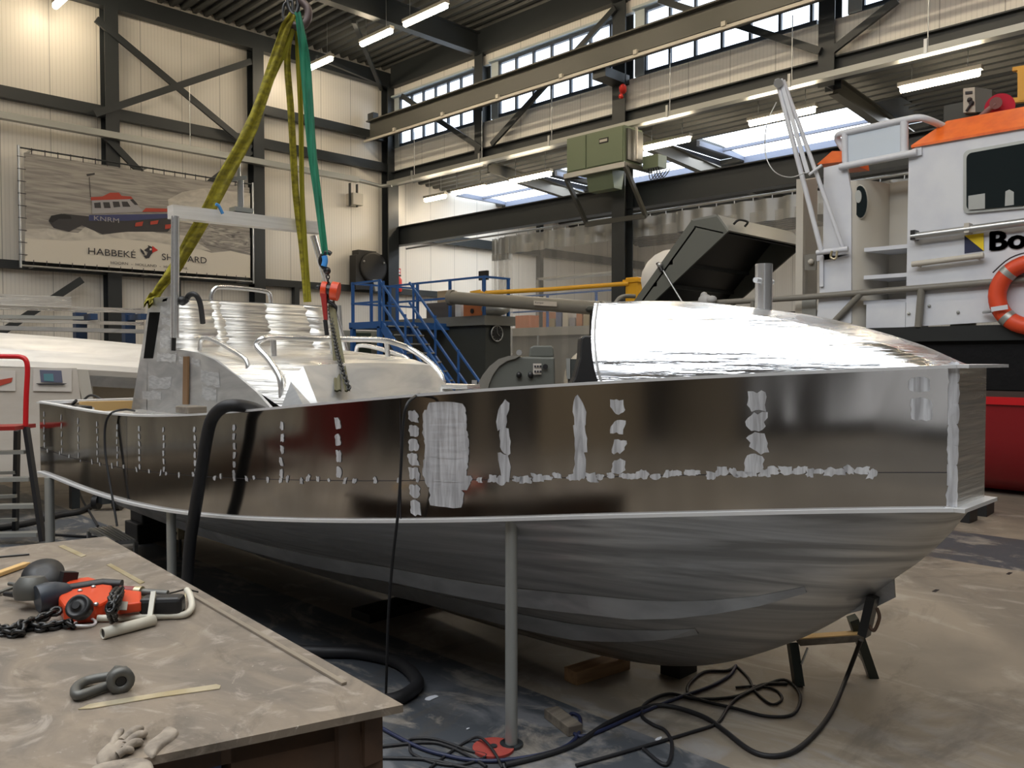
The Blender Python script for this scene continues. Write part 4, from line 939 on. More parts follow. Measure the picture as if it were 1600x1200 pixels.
# cables and hoses on the floor
def cab(name, pts, r, lab, m=RUBBER, n=7, cat='cable', z=None):
    P = []
    for p in pts: P.append(onZ(p[0], p[1], p[2] if len(p) > 2 else r + .001))
    return tag(obj(name, MB().tube(smooth_path(P, n), r, 8), m), lab, cat)
NAVY = mat('navy_rubber', (.016, .022, .060), .5)
cab('floor_cable', [(540, 1105), (640, 1161), (700, 1181), (760, 1189), (830, 1182), (880, 1168), (903, 1148), (906, 1122), (893, 1115), (888, 1128), (897, 1146), (915, 1150), (950, 1137), (1010, 1110), (1060, 1090), (1110, 1072), (1140, 1055), (1150, 1040)], .0085, 'dark blue cable making a small loop behind the red disc', NAVY)
cab('floor_cable', [(1200, 1262), (900, 1196), (1000, 1168), (1080, 1144), (1120, 1130), (1136, 1108), (1150, 1092), (1180, 1077), (1225, 1062), (1250, 1085), (1240, 1115), (1200, 1119), (1150, 1107), (1085, 1090), (1075, 1072), (1100, 1050), (1135, 1048), (1150, 1040)][1:], .0075, 'black cable sweeping to a large loop beside the small trestle')
cab('floor_cable', [(1345, 1000, .25), (1322, 1060, .02), (1300, 1110), (1270, 1150), (1230, 1178), (1180, 1176), (1130, 1140), (1100, 1120), (1050, 1104), (1010, 1105), (950, 1130), (900, 1162), (850, 1180), (790, 1195)], .011, 'thick black cable running from the trestle clamp across the floor')
cab('floor_cable', [(1240, 1240), (1005, 1170), (860, 1195)][1:2] + [(1040, 1195), (1050, 1165), (1040, 1142), (1020, 1132), (1003, 1118), (1010, 1098), (1045, 1084), (1090, 1092), (1150, 1088), (1190, 1070), (1230, 1068)], .008, 'black cable curling past the small white scrap')
cab('floor_cable', [(550, 1172), (660, 1160), (700, 1166), (740, 1185), (760, 1198)], .007, 'thin black cable passing left of the red disc')
cab('floor_cable', [(640, 1165), (642, 1155), (680, 1155), (730, 1172), (760, 1181), (720, 1195), (680, 1192), (645, 1178), (640, 1165)], .006, 'thin black cable coiled left of the red disc, inner coil')
cab('floor_cable', [(672, 1200), (700, 1178), (730, 1158), (748, 1152, .03), (762, 1162, .03), (775, 1180, .02), (785, 1200)], .006, 'thin black cable crossing over the red disc')
cab('floor_cable', [(550, 1184), (660, 1186), (720, 1198), (760, 1204)], .007, 'thin black cable along the bottom edge beside the workbench')
cab('floor_cable', [(1150, 1040), (1170, 1060), (1180, 1080), (1205, 1100), (1222, 1092), (1212, 1078), (1185, 1072), (1150, 1074)], .006, 'thin black cable hooked beneath the bow')
cab('floor_cable', [(80, 835), (140, 838), (190, 833)], .012, 'black cable on the floor behind the far end of the workbench')
cab('air_hose', [(-20, 828), (40, 818), (90, 805), (130, 797), (160, 775), (190, 745)], .03, 'thick dark hose lying on the floor under the stern', cat='hose')
cab('floor_cable', [(118, 745, .2), (126, 775, .1), (140, 800), (153, 822)], .012, 'thin black cable trailing under the stern')
# black hose over the gunwale
YH = 4.35
P = [onX(420, 650, 2.5), onX(402, 640, 2.2), onX(375, 634, 2.05), onX(350, 636, 1.98), onX(331, 655, 1.96), onX(322, 690, 1.95), onX(314, 740, 1.95), onX(306, 790, 1.95), onX(298, 840, 1.96), onX(294, 890, 1.98), onX(296, 925, 2.0)]
P += [onZ(330, 985, .05), onZ(420, 1012, .035), onZ(500, 1018, .035), onZ(560, 1020, .035), onZ(620, 1034, .035), onZ(650, 1060, .035), onZ(645, 1078, .035), onZ(610, 1094, .035), onZ(560, 1090, .035), onZ(500, 1060, .035)]
tag(obj('suction_hose', MB().tube(smooth_path(P, 8), .033, 14), RUBBER), 'thick black hose draped over the gunwale and looped on the floor', 'hose')
P = [onX(655, 616, 2.35), onX(648, 620, 2.25), onX(636, 632, 2.18), onX(630, 660, 2.17), onX(627, 720, 2.17), onX(622, 800, 2.17), onX(613, 880, 2.2), onX(607, 960, 2.25), onX(605, 1020, 2.3), onZ(603, 1085, .008)]
tag(obj('hanging_cable', MB().tube(smooth_path(P, 8), .0065, 8), RUBBER), 'thin black cable hanging from the deck down the hull side amidships', 'cable')
P = [onX(210, 642, 2.3), onX(195, 640, 2.12), onX(175, 645, 2.03), onX(165, 662, 2.01), onX(164, 700, 2.0), onX(170, 745, 2.0), onX(177, 785, 2.0), onX(183, 822, 2.0)]
tag(obj('hanging_cable', MB().tube(smooth_path(P, 8), .0075, 8), RUBBER), 'thin black cable hanging over the stern quarter', 'cable')

# small trestle with clamp at the bow
t = thing('small_trestle', 'low black and wood trestle step standing under the bow', 'trestle', onZ(1305, 1060, 0))
a0, a1 = onZ(1248, 1072, 0), onZ(1364, 1058, 0)
def leg(p, q, w, lab=None): obj('leg', MB().bar(p, q, w, .045, up=V((1, -1, 0))), mat('trestle_black', (.02, .03, .024), .4) if 'trestle_black' not in MATS else MATS['trestle_black'], t)
d1 = (a0 - CAM).dot(FW)
top1 = at(1238, 1004, d1 + .06); top2 = at(1345, 998, (a1 - CAM).dot(FW) - .1)
leg(a0, top1, .05); leg(a1, at(1332, 965, (a1 - CAM).dot(FW) - .1), .05)
s1, s2 = at(1247, 1001, d1 + .02), at(1346, 994, (a1 - CAM).dot(FW) - .12)
obj('step', MB().bar(s1, s2, .07, .032), WOODG, t); obj('step_top', MB().bar(s1 + V((0, 0, .018)), s2 + V((0, 0, .018)), .06, .006), YWOOD, t)
obj('brace', MB().tube([at(1262, 1012, d1), at(1252, 1038, d1)], .006, 6), GALV, t)
obj('brace', MB().bar(at(1342, 1022, d1 + .1), at(1360, 1048, d1 + .15), .02, .01), GALV, t)
t = thing('clamp', 'dark welding earth clamp gripping the lug under the bow', 'clamp', f(1360, 945))
obj('jaw', MB().bar(onX(1364, 932, XM - .03), onX(1350, 992, XM - .03), .05, .035), CHAIN, t)
obj('spring', MB().tube(smooth_path([onX(1370, 950, XM - .04), onX(1374, 965, XM - .04), onX(1366, 985, XM - .04), onX(1358, 978, XM - .04)], 5), .007, 8), RUST, t)

# ------------------------------------------------------------------ aluminium step stool left of the bench
c = onZ(178, 868, 0)
t = thing('step_stool', 'low aluminium step stool with a ribbed top behind the workbench', 'step stool', c)
q = [onZ(139, 826, .22), onZ(176, 822, .22), onZ(212, 843, .22), onZ(178, 846, .22)]
obj('top', MB().prism(q, (0, 0, -.03)), ALU_DULL, t)
for k in range(6):
    u = (k + .5) / 6; p1 = q[0].lerp(q[1], u); p2 = q[3].lerp(q[2], u); obj('tread_rib', MB().bar(p1 + V((0, 0, .004)), p2 + V((0, 0, .004)), .008, .008), ALU_EDGE, t)
for p in q: obj('leg', MB().bar(p + V((0, 0, -.02)), V((p.x, p.y, 0)), .03, .03), ALU_DULL, t)

# ------------------------------------------------------------------ red and black platform ladder at the stern
L0 = 7.4
t = thing('platform_ladder', 'black step ladder with red handrail standing at the stern', 'ladder', onZ(40, 860, 0))
LB = mat('ladder_black', (.016, .016, .018), .4)
D = lambda px, py, d=L0: at(px, py, d)
def lleg(a, b, d0, d1): obj('leg', MB().bar(D(*a, d0), D(*b, d1), .06, .035, up=V((1, -1, 0))), LB, t)
lleg((41, 668), (67, 846), L0, L0 - .1); lleg((27, 672), (24, 830), L0 + .3, L0 + .6)
lleg((-52, 668), (-40, 846), L0, L0 - .1); lleg((-38, 672), (-32, 830), L0 + .3, L0 + .6)
for y, x1, hgt in ((706, 42, .03), (748, 50, .035), (790, 57, .035), (834, 62, .035)):
    obj('step', MB().bar(D(-45, y + 2), D(x1, y), .10, hgt), TRAY, t)
for y in (738, 775, 812): obj('back_rung', MB().bar(D(-36, y + 2, L0 + .4), D(25, y, L0 + .4), .04, .03), TRAY, t)
obj('platform', MB().bar(D(-52, 669), D(40, 667), .32, .035), HOISTD, t)
obj('hand_rail', MB().tube(smooth_path([D(40, 666), D(41, 620), D(43, 580), D(41, 564), D(33, 558), D(15, 557), D(-30, 557)], 5), .022, 10), RED, t)

# ------------------------------------------------------------------ second hull, left background, with drawings pinned on it
YN = 9.6
k_ = lambda px, py, y=YN: onY(px, py, y)
t = thing('second_hull', 'upturned-looking bright aluminium hull behind the stern, seen from its side', 'boat', (1.5, 10, 0))
xs = np.linspace(-4.5, 5.6, 24); rows = []
def arc(x): return -.016 * max(0, x - 1.0) ** 2
prof = [(.02, 1.53), (0, 1.60), (.02, 1.66), (.10, 1.72), (.14, 1.78), (.30, 1.85), (.50, 1.92), (.9, 1.97), (1.6, 1.99), (3.0, 1.95)]
for x in xs: rows.append([(x, YN + a, z + arc(x)) for a, z in prof])
obj('hull_plate', MB().grid(rows, smooth=False, flip=True), HULL2, t)
rows = [[(x, YN + .03, 1.42 + arc(x)), (x, YN + .01, 1.54 + arc(x))] for x in xs]
obj('dark_band', MB().grid(rows, flip=True), ALU_DULL, t)
rows = [[(x, YN + .35, .5), (x, YN + .28, 1.43 + arc(x))] for x in xs]
obj('inner_plate', MB().grid(rows, flip=True), mat('warm_plate', (.50, .45, .36), .5, .1), t)
for k in range(9):
    x = 3.15 - k * .62; obj('frame_rib', MB().box((x, YN + .06, .62), (x + .035, YN + .34, 1.46 + arc(x))), ALU_TUBE, t)
    if k < 3: obj('hole_strip', MB().box((x - .03, YN + .055, .7), (x, YN + .07, 1.42 + arc(x))), INK, t)
obj('bottom_stringer', MB().box((-4, YN + .03, .58), (4.6, YN + .3, .64)), ALU_DULL, t)
for x in (-3, -1, 1, 3, 4.2): obj('trestle_leg', MB().box((x, YN + .2, 0), (x + .08, YN + .3, .6)), STEEL, t)
def sheet(name, pts, m, y, lab, cat='drawing', grp=None):
    return tag(obj(name, MB().prism([onY(px, py, y) for px, py in pts], (0, .004, 0)), m), lab, cat, grp)
sheet('drawing_sheet', [(-60, 575), (120, 575), (127, 630), (120, 700), (105, 745), (-60, 748)], PAPER, YN - .03, 'large white plan sheet pinned along the hull behind the ladder')
sheet('drawing_sheet', [(118, 577), (138, 578), (146, 625), (128, 625)], CREAM, YN - .02, 'narrow cream sheet hanging right of the large plan sheet')
p_ = sheet('photo_print', [(52, 576), (112, 576), (112, 612), (52, 611)], mat('photo_paper', (.66, .62, .57), .6), YN - .045, 'small print with a picture of a moored boat pinned on the plan sheet', 'print')
y_ = YN - .052
obj('picture', MB().prism([onY(a, b, y_) for a, b in ((62, 578), (96, 579), (98, 598), (64, 597))], (0, .003, 0)), PBLUE, p_)
obj('picture_light', MB().prism([onY(a, b, y_ - .004) for a, b in ((68, 584), (83, 584), (84, 596), (69, 595))], (0, .003, 0)), TEAL, p_)
obj('deck_line', MB().prism([onY(a, b, y_ - .008) for a, b in ((56, 599), (105, 599), (98, 602), (62, 602))], (0, .003, 0)), PDARK, p_)
p_ = sheet('photo_print', [(-30, 578), (24, 579), (24, 611), (-30, 610)], MATS['photo_paper'], YN - .045, 'small print with a brown boat, partly behind the red handrail', 'print')
obj('picture', MB().prism([onY(a, b, y_) for a, b in ((-10, 595), (8, 592), (20, 590), (18, 597), (0, 603), (-12, 604))], (0, .003, 0)), PRED, p_)

# rack with long aluminium profiles
t = thing('profile_rack', 'blue rack arms carrying long stock along the end wall', 'rack', (3.5, 13.5, 0))
YR = 13.4
for px in (138, 215):
    a = onY(px, 495, YR); obj('upright', MB().box((a.x - .08, YR + .3, 0), (a.x + .08, YR + .45, onY(px, 487, YR).z)), MATS.get('rack_blue') or mat('rack_blue', (.015, .04, .10), .5), t)
    for py in (491,): q = onY(px, py, YR); obj('arm', MB().box((q.x - .05, YR - .25, q.z - .09), (q.x + .05, YR + .4, q.z)), MATS['rack_blue'], t)
grp = 'aluminium profiles on the rack'
def bar_(a, b, w, h_, m, lab): tag(obj('aluminium_profile', MB().bar(onY(*a, YR - .1), onY(*b, YR - .1), w, h_), m), lab, 'profile')
bar_((-60, 466), (108, 473), .2, .16, ALU_BRUSH, 'widest aluminium profile on top of the rack')
bar_((-60, 478), (224, 486), .12, .07, ALU_BRUSH, 'long pale aluminium profile on the upper rack arm')
bar_((-60, 494), (128, 497), .16, .05, TRAY, 'short grey profile on the lower rack arm')
bar_((-60, 499), (222, 506), .12, .05, ALU_BRUSH, 'long pale profile on the lower rack arm')
bar_((-60, 511), (222, 518), .2, .06, ALU_DULL, 'long dull profile at the bottom of the rack')

# ------------------------------------------------------------------ grey box cabin with clock, railings, stair
BX, BY = 13.7, 14.6
t = thing('site_office', 'dark grey box-shaped office with a light roof slab and a wall clock', 'office', (14.3, 16, 0))
obj('walls', MB().box((BX, BY, 0), (14.55, 18.6, 2.45)), OLIVED, t)
obj('roof_slab', MB().box((BX - .12, BY - .1, 2.45), (14.62, 18.7, 2.68)), mat('slab_grey', (.17, .175, .165), .5), t)
obj('socket', MB().box((BX - .03, 14.9, .98), (BX, 15.06, 1.12)), WHITE, t)
c = onY(775, 521, BY - .03)
t = thing('wall_clock', 'round black wall clock on the grey office', 'clock', c + V((0, 0, -.2)))
obj('face', MB().lathe(c, [(.20, 0), (.20, .03), (.17, .035)], V((0, -1, 0)), 28), BLACK, t)
obj('rim', MB().tube([c + V((.19 * math.cos(a), -.04, .19 * math.sin(a))) for a in [k * 2 * PI / 24 for k in range(24)]], .014, 6, closed=True), GALV, t)
for k in range(12): a = k * PI / 6; obj('hour_mark', MB().bar(c + V((.14 * math.cos(a), -.045, .14 * math.sin(a))), c + V((.165 * math.cos(a), -.045, .165 * math.sin(a))), .012, .006), GALV, t)
obj('hand', MB().bar(c + V((0, -.05, 0)), c + V((.07, -.05, -.06)), .014, .008), GALV, t)
obj('hand', MB().bar(c + V((0, -.05, 0)), c + V((-.02, -.05, .13)), .012, .008), GALV, t)
# railing on the roof slab
t = thing('roof_railing', 'blue railing along the roof edge of the grey office', 'railing', (BX, 16.5, 2.68))
zr = 2.68
for y in (18.4, 17.2, 15.9, 14.65): obj('post', MB().box((BX - .03, y - .03, zr), (BX + .03, y + .03, zr + .95)), BLUE, t)
for x in (14.5,): obj('post', MB().box((x - .03, BY - .0, zr), (x + .03, BY + .06, zr + .95)), BLUE, t)
for z in (.48, .93):
    obj('rail', MB().bar((BX, 18.5, zr + z), (BX, BY, zr + z), .05, .05), BLUE, t); obj('rail', MB().bar((BX, BY + .03, zr + z), (14.55, BY + .03, zr + z), .05, .05), BLUE, t)
# stair and landing
t = thing('steel_stair', 'blue steel stair with open treads, rising to the landing by the office', 'stair', (12.0, 14.6, 0))
x0_, x1_, yt, yb_, zt_ = 11.62, 12.5, 15.9, 13.35, 2.5
for x in (x0_, x1_): obj('stringer', MB().bar((x, yt + .05, zt_ - .05), (x, yb_, 0.02), .05, .2), BLUE, t)
for k in range(12):
    u = (k + .5) / 12; obj('tread', MB().box((x0_, yt - (yt - yb_) * u - .12, zt_ * (1 - u) - .02), (x1_, yt - (yt - yb_) * u + .12, zt_ * (1 - u) + .015)), STEEL, t); obj('nosing', MB().box((x0_, yt - (yt - yb_) * u - .13, zt_ * (1 - u) - .01), (x1_, yt - (yt - yb_) * u - .12, zt_ * (1 - u) + .02)), TRAY, t)
for x in (x0_, x1_):
    for hh in (.5, .98): obj('hand_rail', MB().bar((x, yt + .1, zt_ + hh), (x, yb_, hh), .045, .045), BLUE, t)
    for u in (0.02, .34, .66, .98): obj('post', MB().box((x - .02, yt - (yt - yb_) * u - .02, zt_ * (1 - u)), (x + .02, yt - (yt - yb_) * u + .02, zt_ * (1 - u) + 1.0)), BLUE, t)
t = thing('landing', 'blue landing platform with railing at the head of the stair', 'platform', (12.0, 16.5, 0))
obj('platform', MB().box((x0_ - .05, yt, 2.36), (BX - .02, 17.2, 2.52)), BLUE, t)
for x, y in ((x0_, 17.1), (x0_, 16.0), (12.2, 17.15), (13.0, 17.15)): obj('post', MB().box((x - .03, y - .03, 2.5), (x + .03, y + .03, 3.5)), BLUE, t)
for x, y in ((x0_, 17.1), (x0_, 16.0), (12.5, 16.0)): obj('support_leg', MB().box((x - .05, y - .05, 0), (x + .05, y + .05, 2.4)), BLUE, t)
for z in (.48, .97): obj('rail', MB().bar((x0_, 15.95, 2.5 + z), (x0_, 17.15, 2.5 + z), .045, .045).bar((x0_, 17.15, 2.5 + z), (13.6, 17.15, 2.5 + z), .045, .045), BLUE, t)
# things stored on the office roof
def store(name, a, b, x, dy, m, lab, cat):
    p, q = onX(*a, x), onX(*b, x); z0__ = 2.68
    return tag(obj(name, MB().box((x, q.y, z0__), (x + dy, p.y, max(p.z, z0__ + .1))), m, bevel=.01), lab, cat)
store('storage_box', (724, 474), (753, 492), 14.0, .5, mat('orange_board', (.42, .14, .05), .6), 'orange-brown box on the office roof with a small dark hole', 'box')
p = onX(738, 486, 13.99); tag(obj('box_hole', MB().cyl(p, p + V((-.02, 0, 0)), .06, 12), BLACK), 'dark round hole cover on the orange-brown box', 'cover')
store('storage_box', (666, 474), (702, 492), 14.1, .4, mat('dark_crate', (.09, .085, .09), .6), 'dark grey crate on the office roof left of the orange-brown box', 'crate')
store('white_canister', (711, 473), (720, 492), 14.1, .3, WHITE, 'white canister between the dark crate and the orange-brown box', 'canister')
store('cardboard_box', (683, 455), (701, 474), 14.2, .3, mat('cardboard', (.45, .36, .24), .8), 'small cardboard box further back on the office roof', 'box')
t = thing('covered_bundle', 'crumpled grey covered bundle on the office roof next to the orange-brown box', 'bundle', onX(772, 492, 14.2))
c = onX(772, 489, 14.15)
mb = MB(); mb.sph(c + V((0, 0, .1)), .22, .45, .2, 14, 9); mb.sph(c + V((.1, .25, .2)), .2, .25, .16, 12, 8); mb.sph(c + V((0, -.2, .08)), .2, .3, .14, 12, 8)
obj('cover', mb, TRAY, t)
t = thing('monitor', 'black screen on a stand above the office roof', 'monitor', onX(757, 455, 14.3))
q0, q1 = onX(750, 424, 14.3), onX(763, 437, 14.3)
obj('screen', MB().box((14.25, q1.y, q1.z), (14.32, q0.y, q0.z)), BLACK, t)
obj('stand', MB().box((14.27, (q0.y + q1.y) / 2 - .05, 2.68), (14.32, (q0.y + q1.y) / 2 + .05, q1.z)), BLACK, t)
t = thing('wall_cabinet', 'pale green-grey cabinet standing under the landing', 'cabinet', (11.9, 17.6, 0))
obj('body', MB().box((11.2, 17.7, 0), (12.9, 18.3, 2.35)), mat('pale_cabinet', (.33, .34, .30), .5), t)
obj('door_strip', MB().box((12.1, 17.66, .1), (12.55, 17.7, 2.3)), mat('dark_green_door', (.05, .075, .055), .5), t)

t = thing('mezzanine', 'grey storage platform with blue railing seen through the plastic curtain', 'platform', (20, 16, 0))
obj('deck', MB().box((18.6, 13.2, 2.35), (21.5, 20.5, 2.6)), mat('mezz_grey', (.28, .28, .27), .6), t)
obj('wall', MB().box((18.8, 13.4, 0), (21.4, 20.4, 2.35)), mat('mezz_wall', (.20, .205, .20), .6), t)
for y in (13.3, 15.2, 17.1, 19.0): obj('post', MB().box((18.62, y, 2.6), (18.68, y + .06, 3.6)), BLUE, t)
for z in (3.1, 3.58): obj('rail', MB().bar((18.65, 13.3, z), (18.65, 20.4, z), .05, .05), BLUE, t)
t = thing('stock_shelf', 'shelf of mixed boxes seen through the plastic curtain above the duct', 'shelf', (19.6, 16.5, 2.6))
obj('shelf_frame', MB().box((19.3, 14.8, 4.15), (19.9, 18.2, 4.2)).box((19.3, 14.8, 2.6), (19.36, 14.86, 4.2)).box((19.3, 18.14, 2.6), (19.36, 18.2, 4.2)), TRAY, t)
for k in range(11):
    y = 15.0 + k * .28; c_ = [(.45, .2, .1), (.3, .3, .34), (.5, .48, .42), (.12, .16, .3), (.35, .3, .2)][k % 5]
    obj('box', MB().box((19.4, y, 2.6), (19.8, y + .22, 2.9 + .22 * (k * 7 % 3))), mat('stock_%d' % k, c_, .7), t)
tag(obj('orange_crate', MB().box((18.75, 18.0, 2.6), (19.2, 18.6, 3.0)), mat('crate_orange', (.55, .2, .1), .6)), 'faded orange crate seen through the curtain beside the grey office', 'crate')
t = thing('wrapped_pallet', 'shiny plastic-wrapped goods behind the curtain, beyond the olive machine', 'pallet', (18.2, 15.5, 0))
obj('wrap', MB().sph((18.2, 14.9, 1.0), .5, 1.1, 1.0, 18, 12), mat('shrink_wrap', (.80, .77, .70), .18, .0), t)
obj('base', MB().box((17.8, 14.0, 0), (18.6, 15.8, .15)), WOODG, t)
# fume extraction duct and yellow jib at the tall column
JX = 15.8
t = thing('jib_crane', 'yellow bracket and thin yellow jib on the tall column', 'jib crane', onX(985, 472, JX))
a, b_ = onX(977, 434, JX), onX(996, 474, JX)
obj('bracket', MB().box((JX, b_.y, b_.z), (JX + .7, a.y, a.z)), YELLOW, t, bevel=.02)
obj('bracket_cap', MB().box((JX - .04, b_.y - .05, a.z - .12), (JX + .74, a.y + .05, a.z - .05)), YELLOW, t)
obj('jib', MB().tube([onX(982, 443, JX), at(860, 452, 20.0), at(735, 459, 20.0)], .055, 8), YELLOW, t)
obj('jib_end', MB().bar(at(752, 457, 19.95), at(735, 460, 19.95), .12, .14), YELLOW, t)
t = thing('extraction_duct', 'long grey fume extraction tube with a small nameplate, hung below the yellow jib', 'duct', at(820, 475, 18.5))
dp = lambda px, py, d: at(px, py, d)
obj('tube', MB().tube([dp(703, 465, 19.8), dp(820, 473, 18.8), dp(938, 482, 17.8)], .15, 18), RAILG, t)
obj('end_flange', MB().tube([dp(702, 465, 19.85), dp(708, 465.4, 19.8)], .19, 18), RAILG, t)
obj('mouth', MB().sph(dp(928, 484, 17.7), .25, .12, .09), OLIVED, t)
obj('support_stem', MB().tube([dp(926, 486, 17.7), dp(925, 530, 17.7), dp(925, 560, 17.7)], .06, 10), BLACK, t)
u_ = (dp(868, 476, 18.4) - dp(834, 474, 18.6)).normalized()
a = dp(834, 476.5, 18.45)
pl = obj('nameplate', MB().prism([a, dp(870, 479, 18.15), dp(870, 471.5, 18.15), dp(834, 469.5, 18.45)], FW * .02), PAPER, t)
tb = MB(); text_mb(tb, 'Kemper', dp(836, 475, 18.40), u_, V((0, 0, 1)), px2m(15, 18.4), px2m(4, 18.4)); obj('lettering', tb, INK, pl)

# ------------------------------------------------------------------ olive machine and dark chair-like unit behind the deck
def viewprism(m, pts, d, th): return m.prism([at(px, py, d) for px, py in pts], V((FW.x, FW.y, 0)).normalized() * th)
t = thing('machine_tool', 'olive grey machine with a rounded guard and stickers behind the deck', 'machine', at(810, 700, 8.8) * 1)
d = 8.8
arcp = [(745, 612), (748, 601), (755, 588), (766, 574), (780, 564), (795, 558), (806, 557), (867, 558), (868, 640), (868, 803.5), (745, 803.5)]
obj('body', viewprism(MB(), arcp, d, .55), OLIVE, t, bevel=.02)
obj('guard_rim', viewprism(MB(), [(743, 612), (747, 599), (754, 586), (765, 572), (779, 561), (795, 556), (812, 556), (806, 560), (792, 564), (780, 572), (770, 586), (764, 600), (762, 612)], d - .03, .1), RAILG, t)
obj('top_box', viewprism(MB(), [(827, 558), (828, 543), (834, 540), (862, 540), (865, 544), (866, 558)], d + .1, .35), OLIVE, t, bevel=.015)
obj('lamp_stem', MB().tube([at(841, 541, d + .2), at(841, 524, d + .2)], .014, 8), RAILG, t)
obj('gauge', MB().lathe(at(811, 551, d), [(.03, 0), (.03, .03)], -FW, 16), GALV, t)
st = obj('sticker_sheet', viewprism(MB(), [(833, 568), (846, 568), (846, 585), (833, 585)], d - .035, .01), PAPER, t)
sm = MB()
for r_ in range(2):
    for k in range(3): sm.bar(at(834.8 + k * 4.1, 572.5 + r_ * 8, d - .045), at(837.8 + k * 4.1, 572.5 + r_ * 8, d - .045), .006, .022)
obj('sticker_marks', sm, INK, st)
obj('warning_sticker', MB().lathe(at(852, 573, d - .02), [(.028, 0), (.028, .012)], -FW, 16), BLACK, t)
for px in (811, 829): obj('knob', MB().sph(at(px, 586, d - .03), .03, .03, .035), BLACK, t)
t = thing('control_panel', 'small dark grey control box on a post behind the deck, by the hood', 'control box', at(895, 700, 8.6))
obj('box', viewprism(MB(), [(892, 561), (903, 561), (903, 592), (892, 592)], 8.6, .12), OLIVED, t)
obj('button_strip', viewprism(MB(), [(885, 560), (891, 560), (891, 592), (886, 592)], 8.6, .1), TRAY, t)
obj('post', MB().tube([at(893, 590, 8.7), at(893, 806, 8.7)], .04, 10), OLIVED, t)
t = thing('tool_cart', 'tall black equipment case partly behind the aft edge of the bow hood', 'case', at(915, 700, 7.6))
obj('case', viewprism(MB(), [(890, 604), (898, 590), (906, 560), (908, 528), (913, 524), (935, 524), (935, 842), (893, 842)], 7.6, .4), BLACK, t, bevel=.015)

# ================================================================== WHITE PILOT VESSEL ON THE RIGHT
VX = 10.9
v = lambda px, py, dx=0: onX(px, py, VX + dx)
ves = thing('work_vessel', 'white, black and red work vessel with orange roof at the right', 'vessel', (VX + 1.5, 3.5, 0))
def vp(name, pts, m, dx=0, th=.05, par=None, bevel=0): return obj(name, MB().prism([v(px, py, dx) for px, py in pts], (th, 0, 0)), m, par or ves, bevel=bevel)
HB = mat('hull_black', (.006, .006, .007), .5, spec=.18, bump=(14, (1, 1, 1), .4, .01))
DKRED = mat('hull_red', (.23, .006, .010), .4)
YV0, YV1 = .2, 8.4
zd = 2.05
prof = [(0, zd + .02), (-.06, zd - .05), (-.06, zd - .16), (0, zd - .2), (.02, 1.25)]
obj('rubbing_strake', MB().box((VX - .07, YV0, 1.86), (VX + .05, YV1, 2.04)), mat('strake_dark', (.022, .024, .024), .5, spec=.3), ves)
obj('topsides', MB().box((VX, YV0, 1.27), (VX + 3.2, YV1, 1.9)), HB, ves)
obj('boot_band', MB().box((VX - .0, YV0, 1.20), (VX + 3.2, YV1, 1.28)), mat('boot_brown', (.05, .03, .025), .5), ves)
rows = [[(VX - .0, y, 1.2), (VX + .01, y, 1.12), (VX + .06, y, .7), (VX + .22, y, .22), (VX + .5, y, .05), (VX + 1.5, y, 0.03)] for y in np.linspace(YV0, YV1, 6)]
obj('underwater_hull', MB().grid(rows, flip=True), DKRED, ves)
obj('red_stripe', MB().box((VX - .015, YV0, 1.11), (VX + .02, YV1, 1.2)), RED, ves)
obj('bow_end', MB().prism([(VX, YV1, 1.9), (VX, YV1, 1.1), (VX + .5, YV1, .03), (VX + 3, YV1, .03), (VX + 3.2, YV1, 1.9)], (0, .03, 0)), HB, ves)
obj('deck', MB().box((VX, YV0, 2.0), (VX + 3.2, YV1, 2.04)), OLIVED, ves)
# deckhouse shell; near side plate with the step recess cut out of it
zc_top = [(1430, 232), (1600, 197), (1760, 165)]
vp('side_wall', [(1420, 240), (1430, 230), (1600, 197), (1800, 158), (1800, 486), (1600, 500), (1415, 511)], WHITE)
obj('end_wall', MB().box((VX + .6, onX(1291, 300, VX).y - .03, 2.04), (VX + 3.0, onX(1291, 300, VX).y, 3.9)), WHITE, ves)
vp('corner_wall', [(1287, 262), (1322, 254), (1330, 300), (1330, 505), (1276, 500), (1286, 400)], WHITE)
# recess: curved cream cheek, back wall, three steps
yL, yR = v(1325, 300).y, v(1419, 300).y
obj('recess_back', MB().box((VX + .62, yR, 2.04), (VX + .66, yL, 4.0)), CREAM, ves)
obj('recess_side', MB().box((VX + .05, yR - .04, 2.04), (VX + .66, yR, 4.0)), CREAM, ves)
rows = []
for z in (2.04, 3.98): rows.append([(VX + .02 + .6 * (1 - math.cos(a)), yL - .02 - .28 * math.sin(a), z) for a in [k * PI / 16 for k in range(9)]])
obj('recess_cheek', MB().grid(rows, flip=True), CREAM, ves)
def oval(px, py, rx, ry, dx, m, name, th=.02, n=20): return vp(name, [(px + rx * math.cos(k * 2 * PI / n), py + ry * math.sin(k * 2 * PI / n)) for k in range(n)], m, dx, th)
oval(1344, 315, 12, 27, .06, CREAM, 'oval_rim', .03); oval(1344, 315, 10.5, 25, .045, GLASSD, 'oval_opening', .03)
oval(1341, 307, 5, 10, .03, TRAY, 'horn', .03)
for zpy, nm in ((384, 'step'), (428, 'step'), (468, 'step')):
    z = v(1380, zpy).z; obj(nm, MB().box((VX + .05, yR + .01, z - .05), (VX + .62, yL - .2, z)), WHITE, ves)
obj('step_box', MB().box((VX + .02, yR + .02, 2.04), (VX + .5, yL - .25, v(1380, 474).z)), WHITE, ves)
